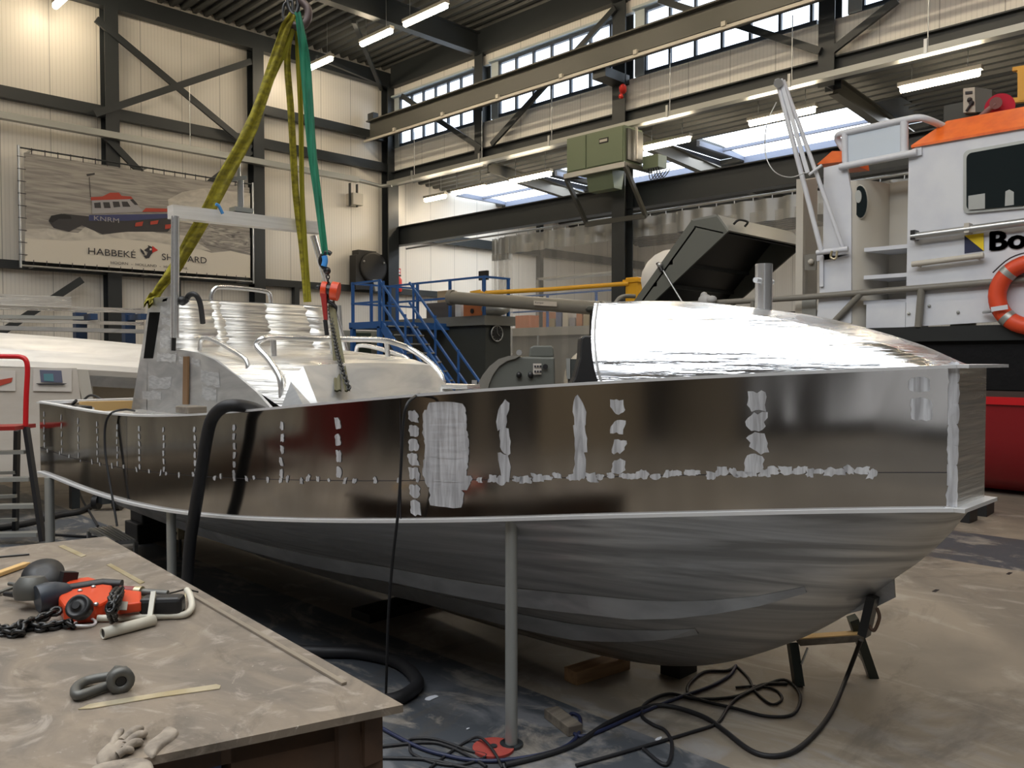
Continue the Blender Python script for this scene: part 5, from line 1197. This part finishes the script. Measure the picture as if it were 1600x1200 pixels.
# orange roof
yr0, yr1 = YV0 - 1, v(1425, 229).y
zA = v(1425, 229).z
rf = [(VX - .03, yr1, zA - .02), (VX + .32, yr1 - .3, zA + .29), (VX + .34, YV0 - .8, zA + .29), (VX - .03, YV0 - .8, zA - .02)]
obj('orange_roof', MB().prism(rf, (.0, .0, .03)).prism([(VX + .32, yr1 - .3, zA + .29), (VX + 2.6, yr1 - .3, zA + .29), (VX + 2.6, YV0 - .8, zA + .29), (VX + .32, YV0 - .8, zA + .29)], (0, 0, .03)).prism([(VX - .03, yr1, zA - .02), (VX + 3.0, yr1, zA - .02), (VX + 2.6, yr1 - .3, zA + .29), (VX + .32, yr1 - .3, zA + .29)], (0, -.0, .03)), ORANGE, ves)
vp('roof_edge', [(1420, 240), (1428, 229), (1600, 196), (1800, 156), (1800, 166), (1600, 205), (1432, 236)], ORANGE, -.02, .04) if False else None
yo = v(1290, 250).y
obj('orange_fairing', MB().prism([v(1276, 257), v(1300, 236), v(1318, 236), v(1320, 252)], (.8, 0, 0)), ORANGE, ves)
# big window
def rr(x0, y0, x1, y1, sk, r=8):
    out = []
    for cx, cy, a0 in ((x1 - r, y0 + r, -90), (x1 - r, y1 - r, 0), (x0 + r, y1 - r, 90), (x0 + r, y0 + r, 180)):
        for k in range(5): a = math.radians(a0 + k * 22.5); out.append((cx + r * math.cos(a), cy + r * math.sin(a)))
    return [(x, y + (x - x0) * sk * (1 - (y - y0) / (y1 - y0)) + (x - x0) * -.09 * ((y - y0) / (y1 - y0))) for x, y in out]
wf = vp('window_frame', rr(1505, 236, 1720, 334, -.18), TRAY, -.03, .04)
obj('pane', MB().prism([v(x, y, -.045) for x, y in rr(1510, 240, 1715, 329, -.18)], (.01, 0, 0)), GLASSD, wf)
obj('paper', MB().prism([v(x, y, -.05) for x, y in ((1513, 306), (1539, 302), (1539, 326), (1513, 328))], (.004, 0, 0)), TRAY, wf)
obj('seat_back', MB().prism([v(x, y, -.05) for x, y in ((1570, 322), (1571, 299), (1577, 296), (1584, 300), (1584, 320))], (.004, 0, 0)), TRAY, wf)
# grab rails, emblem and lettering
o = obj('grab_rail', MB().tube([v(1424, 370, -.10), v(1700, 334, -.10)], .045, 12), GALV, ves)
for a, b_ in ((1428, 369), (1512, 358)): obj('rail_mount', MB().box(v(a - 6, b_ + 6, -.14), v(a + 8, b_ - 8, .0)), CHAIN if a < 1500 else CREAM, o)
obj('lower_rail', MB().tube([v(1425, 413, -.09), v(1537, 399, -.09)], .035, 10), CREAM, ves)
for a, b_ in ((1437, 414), (1529, 402)): obj('rail_mount', MB().box(v(a - 3, b_ + 3, -.09), v(a + 3, b_ - 3, .0)), CREAM, ves)
em = vp('emblem', [(1507, 368), (1537, 364), (1537, 392), (1507, 396)], mat('emblem_navy', (.012, .018, .06), .5), -.006, .01)
obj('emblem_yellow', MB().prism([v(1507, 368, -.012), v(1537, 364, -.012), v(1537, 392, -.012)], (.004, 0, 0)), mat('emblem_yellow', (.85, .62, .01), .5), em)
p, q = v(1548, 391.5, -.012), v(1602, 385, -.012)
tb = MB(); hgt = v(1550, 363).z - p.z; text_mb(tb, 'Bo', p, V((0, -1, 0)), V((0, 0, 1)), p.y - q.y, hgt)
letters = MB(); [letters.add([V(a) + V((s_, 0, 0)) for a in tb.v], tb.f) for s_ in (0,)]
for dy, dz in ((0, 0), (.018, 0), (-.018, 0), (0, .010), (0, -.010), (.012, .008), (-.012, -.008)): letters.add([V(a) + V((0, dy, dz)) for a in tb.v], tb.f)
obj('lettering', letters, INK, ves)
for a, b_ in ((1452, 478), (1497, 488), (1420, 490)): obj('bolt', MB().sph(v(a, b_, -.01), .02, .02, .02, 8, 6), TRAY, ves)
# roof railing with panel
fl = obj('top_rail', MB().tube(smooth_path([v(1320, 235, .1), v(1311, 222, .1), v(1309, 212, .05), v(1322, 207, 0), v(1360, 199, 0), v(1415, 187, 0), v(1437, 184, 0), v(1455, 189, .1), v(1475, 198, .3)], 5), .042, 12), WHITE, ves)
obj('lower_tube', MB().tube([v(1312, 261, -.05), v(1433, 238, -.05)], .045, 12), WHITE, fl)
obj('post', MB().tube([v(1320, 208, 0), v(1321, 258, 0)], .042, 10), WHITE, fl); obj('post', MB().tube([v(1413, 190, 0), v(1413, 239, 0)], .048, 10), WHITE, fl)
obj('panel', MB().prism([v(1324, 211), v(1410, 194), v(1410, 238), (v(1324, 254))], (.02, 0, 0)), mat('light_blue_panel', (.55, .62, .70), .4), fl)
obj('mount_plate', MB().prism([v(1425, 233, -.03), v(1440, 230, -.03), v(1440, 242, -.03), v(1425, 245, -.03)], (.03, 0, 0)), WHITE, fl)
# cream door standing open at the left of the deckhouse
dr = obj('open_door', MB().prism([v(1247, 281, .2), v(1258, 280, .2), v(1256, 492, .2), (v(1245, 492, .2))], (-.05, 0, 0)).prism([v(1258, 280, .2), v(1276, 277, .7), v(1275, 498, .7), v(1256, 492, .2)], (.03, 0, 0)), CREAM, ves)
obj('lock_plate', MB().prism([v(1257, 398, .16), v(1275, 397, .16), v(1275, 422, .16), v(1257, 422, .16)], (.02, 0, 0)), RAILG, dr)
obj('latch', MB().sph(v(1267, 409, .13), .04, .04, .04), CREAM, dr)
obj('side_notice', MB().prism([v(1253, 467, .12), v(1275, 467, .12), v(1275, 494, .12), v(1253, 494, .12)], (.02, 0, 0)), TRAY, dr)
obj('hinge_bar', MB().bar(v(1284, 400, -.02), v(1284, 448, -.02), .03, .05), WHITE, ves)
# mast: two long white tubes folded together, on a hinge
ms = obj('mast_tube', MB().tube([v(1214, 124, -.35), v(1284, 395, -.15)], .032, 12), WHITE, ves)
obj('mast_tube', MB().tube([v(1224, 126, -.3), v(1319, 393, -.1)], .028, 12), WHITE, ves)
obj('mast_sheave', MB().cyl(v(1216, 130, -.42), v(1216, 130, -.25), .06, 16), GALV, ms)
obj('mast_bar', MB().bar(v(1220, 124, -.35), v(1262, 270, -.3), .03, .05), WHITE, ms)
obj('mast_tie', MB().tube([v(1264, 273, -.3), v(1284, 258, -.2)], .02, 8), WHITE, ms)
obj('hinge_tube', MB().tube([v(1276, 395, -.15), v(1325, 389, -.12)], .035, 10), WHITE, ms)
obj('hinge_bracket', MB().prism([v(1276, 398), v(1326, 392), v(1326, 402), v(1276, 408)], (.06, 0, 0)), WHITE, ms)
obj('shackle', MB().tube(smooth_path([v(1300, 392, -.2), v(1298, 402, -.2), v(1306, 404, -.2), v(1308, 392, -.2)], 4), .015, 8), BLADE, ms)
obj('stay_wire', MB().tube(smooth_path([v(1213, 160, -.4), v(1198, 195, -.5), v(1196, 240, -.5), v(1210, 268, -.5), v(1235, 277, -.4), v(1262, 268, -.3)], 6), .008, 6), GALV, ms)
# deck rail running the whole length
dk = obj('deck_rail', MB().tube([v(960, 481, -.05), v(1100, 474, -.05), v(1250, 465, -.05), v(1440, 450, -.05), v(1600, 437, -.05), v(1800, 420, -.05)], .042, 12), RAILG, ves)
obj('rail_post', MB().tube([v(1440, 450, -.05), v(1435, 511, -.05)], .045, 12), RAILG, dk)
obj('rail_post', MB().tube([v(1346, 458, -.05), v(1303, 503, -.05)], .04, 12), RAILG, dk)
obj('rail_post', MB().tube([v(1177, 470, -.05), v(1176, 510, -.05)], .04, 12), RAILG, dk)
obj('rail_bend', MB().tube(smooth_path([v(992, 463, .4), v(975, 463, .2), v(966, 468, 0), v(960, 480, -.05), v(958, 500, -.05)], 5), .035, 10), RAILG, dk)
# winch and roof gear
wn = thing('roof_winch', 'dusty pink-red winch drum with a crank arm on the orange roof', 'winch', v(1555, 195, .6))
obj('drum', MB().cyl(v(1562, 168, .55), v(1562, 168, .95), .165, 24), PINKRED, wn)
obj('crank', MB().tube([v(1556, 162, .45), v(1530, 184, .45)], .035, 8).cyl(v(1556, 161, .42), v(1556, 161, .5), .07, 14), mat('crank_steel', (.22, .11, .10), .5), wn)
obj('base', MB().prism([v(1516, 189, .5), v(1518, 182, .5), (v(1560, 172, .5)), v(1578, 178, .5), v(1578, 192, .5)], (.4, 0, 0)), PINKRED, wn)
bxo = thing('electrical_cabinet', 'cream electrical box with sockets on a dark grey housing behind the orange roof', 'cabinet', v(1500, 195, 3.4))
obj('housing', MB().box(v(1474, 220, 3.5), v(1560, 170, 4.3)), OLIVED, bxo)
hp_ = v(1510, 200, 3.9); obj('pillar', MB().box((hp_.x - .15, hp_.y - .15, 0), (hp_.x + .15, hp_.y + .15, hp_.z)), OLIVED, bxo)
obj('box', MB().prism([v(1505, 138, 3.4), v(1523, 136, 3.4), v(1524, 175, 3.4), v(1505, 176, 3.4)], (.4, 0, 0)), CREAM, bxo)
obj('back_box', MB().prism([v(1524, 136, 3.4), v(1550, 140, 3.4), v(1550, 175, 3.4), v(1524, 175, 3.4)], (.6, 0, 0)), BEAML, bxo)
obj('display', MB().prism([v(1508, 143, 3.38), v(1519, 142, 3.38), v(1519, 146, 3.38), v(1508, 147, 3.38)], (.02, 0, 0)), INK, bxo)
for a, b_ in ((1515, 156), (1518, 161)): obj('socket', MB().sph(v(a, b_, 3.38), .04, .04, .04, 8, 6), INK, bxo)
obj('lead', MB().tube([v(1518, 161, 3.36), v(1510, 174, 3.36)], .02, 6), INK, bxo)
g_ = thing('yellow_gantry', 'yellow steel gantry corner at the right edge behind the vessel', 'gantry', onX(1598, 200, 15.5))
gy = lambda px, py: onX(px, py, 15.5)
obj('post', MB().bar(gy(1598, 108), gy(1598, 158), .12, .12), YELLOW, g_); obj('top', MB().bar(gy(1583, 109), gy(1640, 100), .1, .06), YELLOW, g_)
obj('gusset', MB().prism([gy(1584, 110), gy(1597, 107), gy(1597, 120)], (.05, 0, 0)), YELLOW, g_); obj('lower', MB().bar(gy(1580, 158), gy(1640, 152), .1, .08), YELLOW, g_)
# life ring
c = v(1614, 460, -.12)
lr = thing('life_ring', 'orange life ring hanging on the white vessel side', 'life ring', c + V((0, 0, -.4)))
obj('ring', MB().tube([c + V((0, .36 * math.cos(a), .36 * math.sin(a))) for a in [k * 2 * PI / 40 for k in range(40)]], .095, 16, closed=True), mat('ring_orange', (.70, .07, .02), .5), lr)
for a in (2.3 - .12, -2.4, .8, -.8):
    q = [c + V((0, -.36 * math.cos(a + k) * -1 if False else .36 * math.cos(a + k), .36 * math.sin(a + k))) for k in (-.09, 0, .09)]
    obj('reflective_band', MB().tube(q, .099, 16), TRAY, lr)
obj('grab_line', MB().tube(smooth_path([c + V((-.08, .47 * math.cos(a), .47 * math.sin(a))) for a in (.6, 1.1, 1.6, 2.1, 2.6, 3.1, 3.5, 4.0, 4.5)], 4), .008, 6), INK, lr)
obj('name_tag', MB().prism([v(1548, 480, -.26), v(1574, 476, -.26), v(1575, 483, -.26), v(1549, 487, -.26)], (.01, 0, 0)), WHITE, lr)
obj('hook', MB().tube([v(1537, 488, -.05), v(1550, 486, -.2)], .02, 6), GALV, lr)

# ------------------------------------------------------------------ raised engine hatch on the vessel foredeck
HX = VX + .35
e = lambda px, py, dx=0: onX(px, py, HX + dx)
ht = thing('engine_hatch', 'raised dark olive engine hatch with black underside and a gas strut', 'hatch', e(1000, 478))
A_, B_, C_, D_, E_ = e(985, 482), e(1083, 345), e(1120, 338), e(1137, 362), e(1010, 482)
WD = 2.45
obj('side_panel', MB().prism([A_, B_, C_, D_, E_], (.04, 0, 0)), OLIVE, ht)
obj('side_panel', MB().prism([p + V((WD, 0, 0)) for p in (A_, B_, C_, D_, E_)], (-.04, 0, 0)), OLIVE, ht)
def slab(p, q, th, m, name, off=V((0, 0, 0))):
    n = (q - p).cross(V((1, 0, 0))).normalized() * th
    return obj(name, MB().prism([p + off, q + off, q + off + V((WD, 0, 0)), p + off + V((WD, 0, 0))], n), m, ht)
TOPG = mat('hatch_top', (.20, .205, .19), .4)
slab(A_, B_, .03, OLIVE, 'top_panel'); slab(B_, C_, .03, TOPG, 'front_panel'); slab(C_, D_, .03, TOPG, 'front_lip')
slab(A_ + V((.0, -.1, -.02)), B_ + V((0, -.03, -.1)), -.03, BLACK, 'black_lining')
slab(B_ + V((0, -.02, -.1)), D_ + V((0, .08, -.02)), .02, BLACK, 'black_lining')
obj('handle', MB().tube(smooth_path([C_.lerp(D_, .5) + V((.25, -.05, .02)), C_.lerp(D_, .5) + V((.28, -.12, .08)), C_.lerp(D_, .5) + V((.55, -.12, .08)), C_.lerp(D_, .5) + V((.58, -.05, .02))], 3), .018, 8), BLACK, ht)
for k in (.3, .55): p = A_.lerp(B_, k) + V((0, -.14, -.03)); obj('stiffener', MB().bar(p, p + V((WD, 0, 0)), .06, .06), STEEL, ht)
obj('gas_strut', MB().tube([e(1032, 416, -.03), e(1066, 472, -.03)], .014, 8).sph(e(1031, 414, -.03), .05, .05, .05, 8, 6), GALV, ht)
obj('strut_body', MB().tube([e(1028, 411, -.03), e(1035, 424, -.03)], .035, 8), BLACK, ht)
c = onX(1040, 425, HX + 1.6)
t = thing('white_cover', 'white wrapped cover bulging behind the raised hatch', 'cover', c)
obj('cover', MB().sph(onX(1052, 436, HX + 2.9), .55, .7, .6), mat('white_wrap', (.78, .77, .75), .5), t)
c = onX(1052, 436, HX + 2.9); obj('stand', MB().cyl((c.x, c.y, 0), (c.x, c.y, c.z - .4), .3, 16), MATS['white_wrap'], t)
t = thing('plastic_bag', 'crumpled pale plastic bag tied on the grey deck rail', 'bag', v(1106, 478, -.1))
mb = MB(); mb.sph(v(1102, 470, -.1), .08, .12, .10, 9, 6); mb.sph(v(1112, 468, -.12), .06, .09, .06, 8, 5); mb.sph(v(1100, 462, -.1), .05, .06, .06, 7, 5)
obj('bag', mb, mat('bag_grey', (.42, .42, .42), .4), t)
t = thing('engine_block', 'dark machinery glimpsed beneath the raised hatch', 'engine', e(1180, 470, 1))
obj('block', MB().box((HX + .5, 5.2, 2.04), (HX + 2.3, 7.6, 2.35)), BLACK, t)
# wheels / chocks under the vessel
for px, py, lab in ((1512, 816, 'small black wedge chock under the vessel nearest the bow of the boat'),): fbox('wedge_chock', [(1500, 816), (1515, 818), (1503, 810)], .12, BLACK, lab, 'chock')
fbox('wedge_chock', [(1524, 806), (1542, 808), (1528, 798)], .12, BLACK, 'small black wedge chock under the vessel, right-hand one', 'chock')

for a_, lab in (((1275, 893), 'small dark slot in the floor nearest the bow lug'), ((1377, 893), 'small dark slot in the floor just past the blue lane'), ((1343, 906), 'largest dark slot in the floor right of the bow lug'), ((1462, 923), 'small dark slot in the floor halfway to the right edge'), ((1577, 896), 'small dark slot in the floor by the right edge of the blue lane')):
    p = onZ(*a_, 0); tag(obj('floor_slot', MB().box(p + V((-.04, -.012, 0)), p + V((.04, .012, .002))), BLACK), lab, 'slot')
c = onZ(180, 797, 0)
t = thing('castor_wheel', 'small black castor wheel on the floor beyond the stern', 'wheel', c)
obj('wheel', MB().cyl(c + V((0, 0, .09)), c + V((.05, -.05, .09)), .09, 20), BLACK, t); obj('wheel', MB().cyl(c + V((-.16, .16, .09)), c + V((-.12, .12, .09)), .08, 20), BLACK, t)
obj('fork', MB().box(c + V((-.14, -.02, .08)), c + V((.03, .14, .2))), STEEL, t)
c = at(281, 833, 6.9)
t = thing('pipe_clamp', 'small brass and steel clamp just behind the second support tube', 'clamp', c)
obj('body', MB().box(c + V((-.03, -.03, -.05)), c + V((.03, .03, .06))), BLADE, t, bevel=.005); obj('screw', MB().tube([c + V((-.08, 0, .0)), c + V((.10, 0, .02))], .012, 8), SHACK, t)
obj('stand', MB().tube([c, (c.x, c.y, 0)], .012, 8), STEEL, t)

# ================================================================== WORKBENCH AND TOOLS
ZT = .85
A1, B1 = onZ(630, 1101, ZT), onZ(165, 838, ZT)
C1 = onZ(0, 856, ZT); C1 = B1 + (C1 - B1) * 2.2
D1 = onZ(150, 1200, ZT); D1 = A1 + (D1 - A1) * 3.4
t = thing('workbench', 'heavy steel workbench with a scratched top in front of the boat', 'workbench', (.3, 2.5, 0))
obj('top', MB().prism([A1, B1, C1, D1], (0, 0, -.018)), TABLET, t)
ins = lambda p, k: p + ((A1 + B1 + C1 + D1) / 4 - p) * k
a, b_, c_, d_ = [ins(p, .035) for p in (A1, B1, C1, D1)]
z_ = V((0, 0, -.018))
obj('apron', MB().prism([a + z_, b_ + z_, b_ + z_ + V((-.05, 0, 0)), a + z_ + V((-.05, 0, 0))], (0, 0, -.12)), RUST, t)
obj('apron', MB().prism([a + z_, a + (d_ - a) + z_, d_ + z_ + V((0, .05, 0)), a + z_ + V((0, .05, 0))], (0, 0, -.05)), RUST, t)
n_ = (d_ - a).normalized()
obj('side_cabinet', MB().prism([a + z_, a + n_ * .34 + z_, a + n_ * .34 + z_ + V((0, .5, 0)), a + z_ + V((0, .5, 0))], (0, 0, -.62)), RUST, t)
obj('blue_drawer', MB().prism([a + n_ * .36 + z_, a + n_ * .9 + z_, a + n_ * .9 + z_ + V((0, .5, 0)), a + n_ * .36 + z_ + V((0, .5, 0))], (0, 0, -.3)), mat('navy_drawer', (.012, .035, .12), .5), t)
for p in (a + n_ * .02 + V((-.05, .05, 0)), b_ + V((-.08, -.08, 0)), c_ + V((.08, -.08, 0)), d_ + V((.05, .05, 0))): obj('leg', MB().box((p.x - .04, p.y - .04, 0), (p.x + .04, p.y + .04, ZT - .02)), RUST, t)
q = lambda px, py, h=0.0: onZ(px, py, ZT + h)
obj('edge_angle', MB().bar(q(293, 925, .004), q(538, 1068, .004), .014, .006), mat('angle_steel', (.30, .26, .21), .4, .4), t)
def strip(name, pts, m, lab, cat, th=.002, z=0.0005):
    return tag(obj(name, MB().prism([q(px, py, z) for px, py in pts], (0, 0, th)), m), lab, cat)
strip('saw_blade', [(122, 1109), (140, 1101), (250, 1083), (338, 1070), (345, 1072), (343, 1077), (250, 1090), (142, 1108)], BLADE, 'worn hacksaw blade lying on the bench in front of the shackle', 'saw blade')
strip('steel_rule', [(91, 854), (99, 852), (135, 868), (127, 871)], BLADE, 'short pale metal strip near the far corner of the bench', 'strip')
strip('steel_rule', [(166, 883), (173, 881), (226, 910), (219, 913)], BLADE, 'longer pale metal strip lying above the red hoist', 'strip')
t = tag(obj('wooden_stick', MB().bar(q(-20, 903, .01), q(42, 881, .01), .03, .016), YWOOD, bevel=.003), 'yellow wooden stick at the left edge of the bench', 'stick')
tag(obj('thin_rod', MB().tube([q(-10, 871, .004), q(46, 866, .004)], .004, 6), CHAIN), 'thin dark rod lying at the far left of the bench', 'rod')
# shackle
t = thing('bow_shackle', 'grey lifting shackle lying on the bench', 'shackle', q(160, 1070))
sp = lambda px, py, h: q(px, py, h)
obj('bow', MB().tube(smooth_path([sp(182, 1068, .014), sp(160, 1074, .014), sp(135, 1083, .014), sp(120, 1086, .014), sp(118, 1076, .014), sp(130, 1066, .014), sp(150, 1060, .016), sp(175, 1056, .018)], 5), .0115, 12), SHACK, t)
c = sp(188, 1062, .03)
ax = (sp(190, 1070, .03) - sp(184, 1055, .03)).normalized()
obj('pin_eye', MB().lathe(c - ax * .01, [(.012, 0), (.030, .0), (.031, .022), (.013, .026), (.012, .0)], ax, 20), SHACK, t)
obj('nut', MB().lathe(c - ax * .045, [(.022, 0), (.027, .012), (.024, .026)], ax, 6, False), SHACK, t)
obj('pin', MB().cyl(c - ax * .045, c + ax * .012, .011, 14), BLACK, t)
# red lever hoist lying on the bench
DR = q(130, 950).z
t = thing('lever_hoist', 'orange-red lever chain hoist lying on the bench, wrapped in chain', 'hoist', q(150, 960))
def tz(px, py, h): return onZ(px, py, ZT + h)
hb = [(92, 950), (95, 930), (108, 920), (125, 916), (140, 914), (152, 918), (160, 926), (176, 928), (176, 948), (160, 958), (148, 963), (118, 966), (100, 962)]
obj('gear_case', MB().prism([tz(px, py + 10, .0) for px, py in hb], (0, 0, .052)), HOISTR, t, bevel=.008)
c = tz(124, 949, .060)
obj('hand_wheel', MB().lathe(c, [(.034, -.02), (.036, .0), (.036, .012), (.030, .018), (.026, .014), (.011, .015), (.011, .024)], V((-.5, -.5, .45)), 26), BLACK, t)
obj('lever_plate', MB().prism([tz(a_, b__ + 8, .03) for a_, b__ in ((176, 934), (186, 926), (221, 930), (221, 948), (186, 953), (176, 950))], (0, 0, .03)), HOISTR, t, bevel=.005)
obj('plate_label', MB().prism([tz(a_, b__ + 8, .061) for a_, b__ in ((183, 932), (200, 933), (198, 946), (180, 945))], (0, 0, .002)), TRAY, t)
obj('grip', MB().bar(tz(221, 946, .04), tz(287, 944, .04), .062, .055), BLACK, t, bevel=.012)
for a_, b__ in ((100, 922), (125, 921), (146, 915), (150, 942)): obj('bolt', MB().sph(tz(a_, b__ + 2, .054), .008, .008, .006, 10, 6), GALV, t)
obj('chain_wrap', chain_mb([tz(178, 968, .02), tz(172, 952, .09), tz(178, 930, .11), tz(188, 922, .08), tz(182, 940, .105), tz(174, 958, .06), tz(184, 935, .115)], .034, .0055, .022, .018), CHAIN, t)
t = thing('angle_grinder', 'dark blue-black angle grinder with red hose fitting behind the red hoist', 'grinder', q(70, 930))
obj('body', MB().tube([tz(58, 936, .045), tz(74, 932, .047), tz(90, 928, .045), (tz(104, 924, .045))], .04, 16, rs=[.042, .045, .040, .028]), mat('grinder_blue', (.03, .04, .055), .4), t)
obj('switch_bar', MB().tube([tz(100, 922, .05), tz(160, 912, .05), tz(190, 914, .045)], .018, 10), BLACK, t)
obj('head', MB().lathe(tz(48, 936, .03), [(.045, 0), (.052, .02), (.052, .045), (.035, .07)], V((.1, .1, 1)), 20), SHACK, t)
obj('disc', MB().lathe(tz(67, 897, .065), [(.01, -.01), (.066, 0), (.064, .006), (.02, .014)], V((-.25, -.5, .75)), 28), BLACK, t)
obj('side_handle', MB().tube([tz(45, 930, .03), tz(8, 928, .02)], .012, 8, rs=[.014, .008]), BLACK, t)
obj('guard_arm', MB().bar(tz(95, 905, .06), tz(118, 905, .05), .03, .05), BLACK, t)
obj('hose_fitting', MB().tube([tz(188, 924, .045), tz(212, 925, .045)], .018, 14), mat('dark_red_rubber', (.20, .02, .02), .5), t)
obj('brass_band', MB().tube([tz(212, 925, .045), tz(222, 925.5, .045)], .0195, 14), BLADE, t)
obj('nozzle', MB().tube([tz(222, 925, .045), tz(262, 928, .04)], .012, 12), SHACK, t)
obj('hook_wire', MB().tube(smooth_path([tz(262, 928, .04), tz(285, 922, .03), tz(291, 921, .02), tz(310, 925, .005)], 4), .003, 6), CHAIN, t)
t = thing('open_spanner', 'pair of worn grey spanners at the left edge of the bench', 'spanner', q(15, 925))
obj('shaft', MB().bar(tz(-25, 935, .008), tz(20, 918, .012), .016, .008), SHACK, t)
obj('jaw', MB().tube(smooth_path([tz(14, 912, .015), tz(24, 914, .015), tz(30, 922, .015), tz(22, 928, .015)], 4), .007, 8), SHACK, t)
# hand saw frame: ivory C-shaped tube
t = thing('hacksaw_frame', 'ivory C-shaped hacksaw frame lying against the red hoist', 'saw frame', q(240, 965))
fp = [tz(153, 966, .012), tz(200, 965, .012), tz(260, 962, .012), tz(285, 961, .012), tz(296, 955, .014), tz(300, 945, .02), tz(297, 930, .03), tz(292, 922, .035)]
obj('frame', MB().tube(smooth_path(fp, 5), .0105, 10), IVORY, t)
obj('upright', MB().bar(tz(234, 966, .02), tz(240, 925, .085), .014, .012), IVORY, t)
obj('blade_stub', MB().bar(tz(290, 926, .03), tz(288, 955, .012), .004, .01), BLADE, t)
t = thing('steel_tube_offcut', 'short pale steel tube offcut lying on the bench', 'tube', q(200, 985))
pA, pB = tz(160, 990, .0165), tz(241, 969, .0165)
m_ = MB(); rings = []
n = 20; dd = (pB - pA).normalized(); u = dd.orthogonal().normalized(); w = dd.cross(u)
cr = lambda p, r: [p + (u * math.cos(k * 2 * PI / n) + w * math.sin(k * 2 * PI / n)) * r for k in range(n + 1)]
m_.grid([cr(pA + dd * .03, .0135), cr(pA, .0135), cr(pA, .0165), cr(pB, .0165), cr(pB, .0135), cr(pB - dd * .03, .0135)])
obj('tube', m_, IVORY, t); obj('bore', MB().cyl(pA + dd * .004, pB - dd * .004, .0134, 14), BLACK, t)
c = q(130, 974, .008)
t = thing('key_ring', 'shiny steel ring lying beside the chain on the bench', 'ring', c)
obj('ring', MB().tube([c + V((.033 * math.cos(a_), .033 * math.sin(a_), .004 * math.sin(2 * a_))) for a_ in [k * 2 * PI / 28 for k in range(28)]], .0045, 8, closed=True), ALU_EDGE, t)
P = [tz(-20, 978, .014), tz(10, 984, .014), tz(40, 978, .014), tz(70, 980, .014), tz(100, 974, .014), tz(112, 977, .014)]
tag(obj('load_chain', chain_mb(P, .036, .0062, .024, .019), CHAIN), 'dark oily chain lying in a row along the left of the bench', 'chain')
tag(obj('load_chain', chain_mb([tz(5, 988, .01), tz(30, 990, .012), tz(35, 975, .03), tz(60, 968, .02), tz(88, 955, .03)], .036, .006, .024, .019), CHAIN), 'dark chain heap rising towards the red hoist on the bench', 'chain')
# gloves at the near edge
t = thing('work_gloves', 'crumpled dusty work gloves at the near edge of the bench', 'gloves', q(220, 1160))
def blobp(name, pts, h, m=GLOVE):
    mb = MB(); P = [q(px, py, .0) for px, py in pts]; cx = sum(P, V((0, 0, 0))) / len(P)
    D = smooth_path(P, 3, True); rows = [[p for p in D] + [D[0]]]
    for s_, hh in ((.97, .4), (.85, .75), (.6, .95), (.3, 1.0), (.02, 1.02)): r = [cx + (p - cx) * s_ + V((0, 0, h * hh)) for p in D]; rows.append(r + [r[0]])
    return obj(name, mb.grid(rows, flip=False), m, t)
blobp('palm', [(150, 1188), (160, 1176), (178, 1162), (196, 1153), (206, 1160), (200, 1174), (182, 1188), (160, 1200)], .016)
for k, (a_, b__, w_) in enumerate((((190, 1160), (222, 1138), .0105), ((196, 1165), (228, 1146), .010), ((194, 1172), (222, 1160), .0095), ((176, 1168), (190, 1141), .009), ((184, 1180), (208, 1173), .0085))):
    p0_, p1_ = q(a_[0], a_[1], w_ * .9), q(b__[0], b__[1], w_ * .7); mid = p0_.lerp(p1_, .5) + V((0, 0, .006))
    obj('finger', MB().tube(smooth_path([p0_, mid, p1_], 4), w_, 10, rs=[w_] * 3 + [w_ * .95] * 3 + [w_ * .9, w_ * .8, w_ * .5]), GLOVE, t)
blobp('cuff', [(232, 1182), (225, 1170), (250, 1150), (262, 1138), (277, 1142), (276, 1152), (255, 1168), (240, 1184)], .011)
blobp('second_glove', [(140, 1205), (165, 1195), (200, 1190), (232, 1190), (240, 1205), (220, 1230), (150, 1230)], .012)
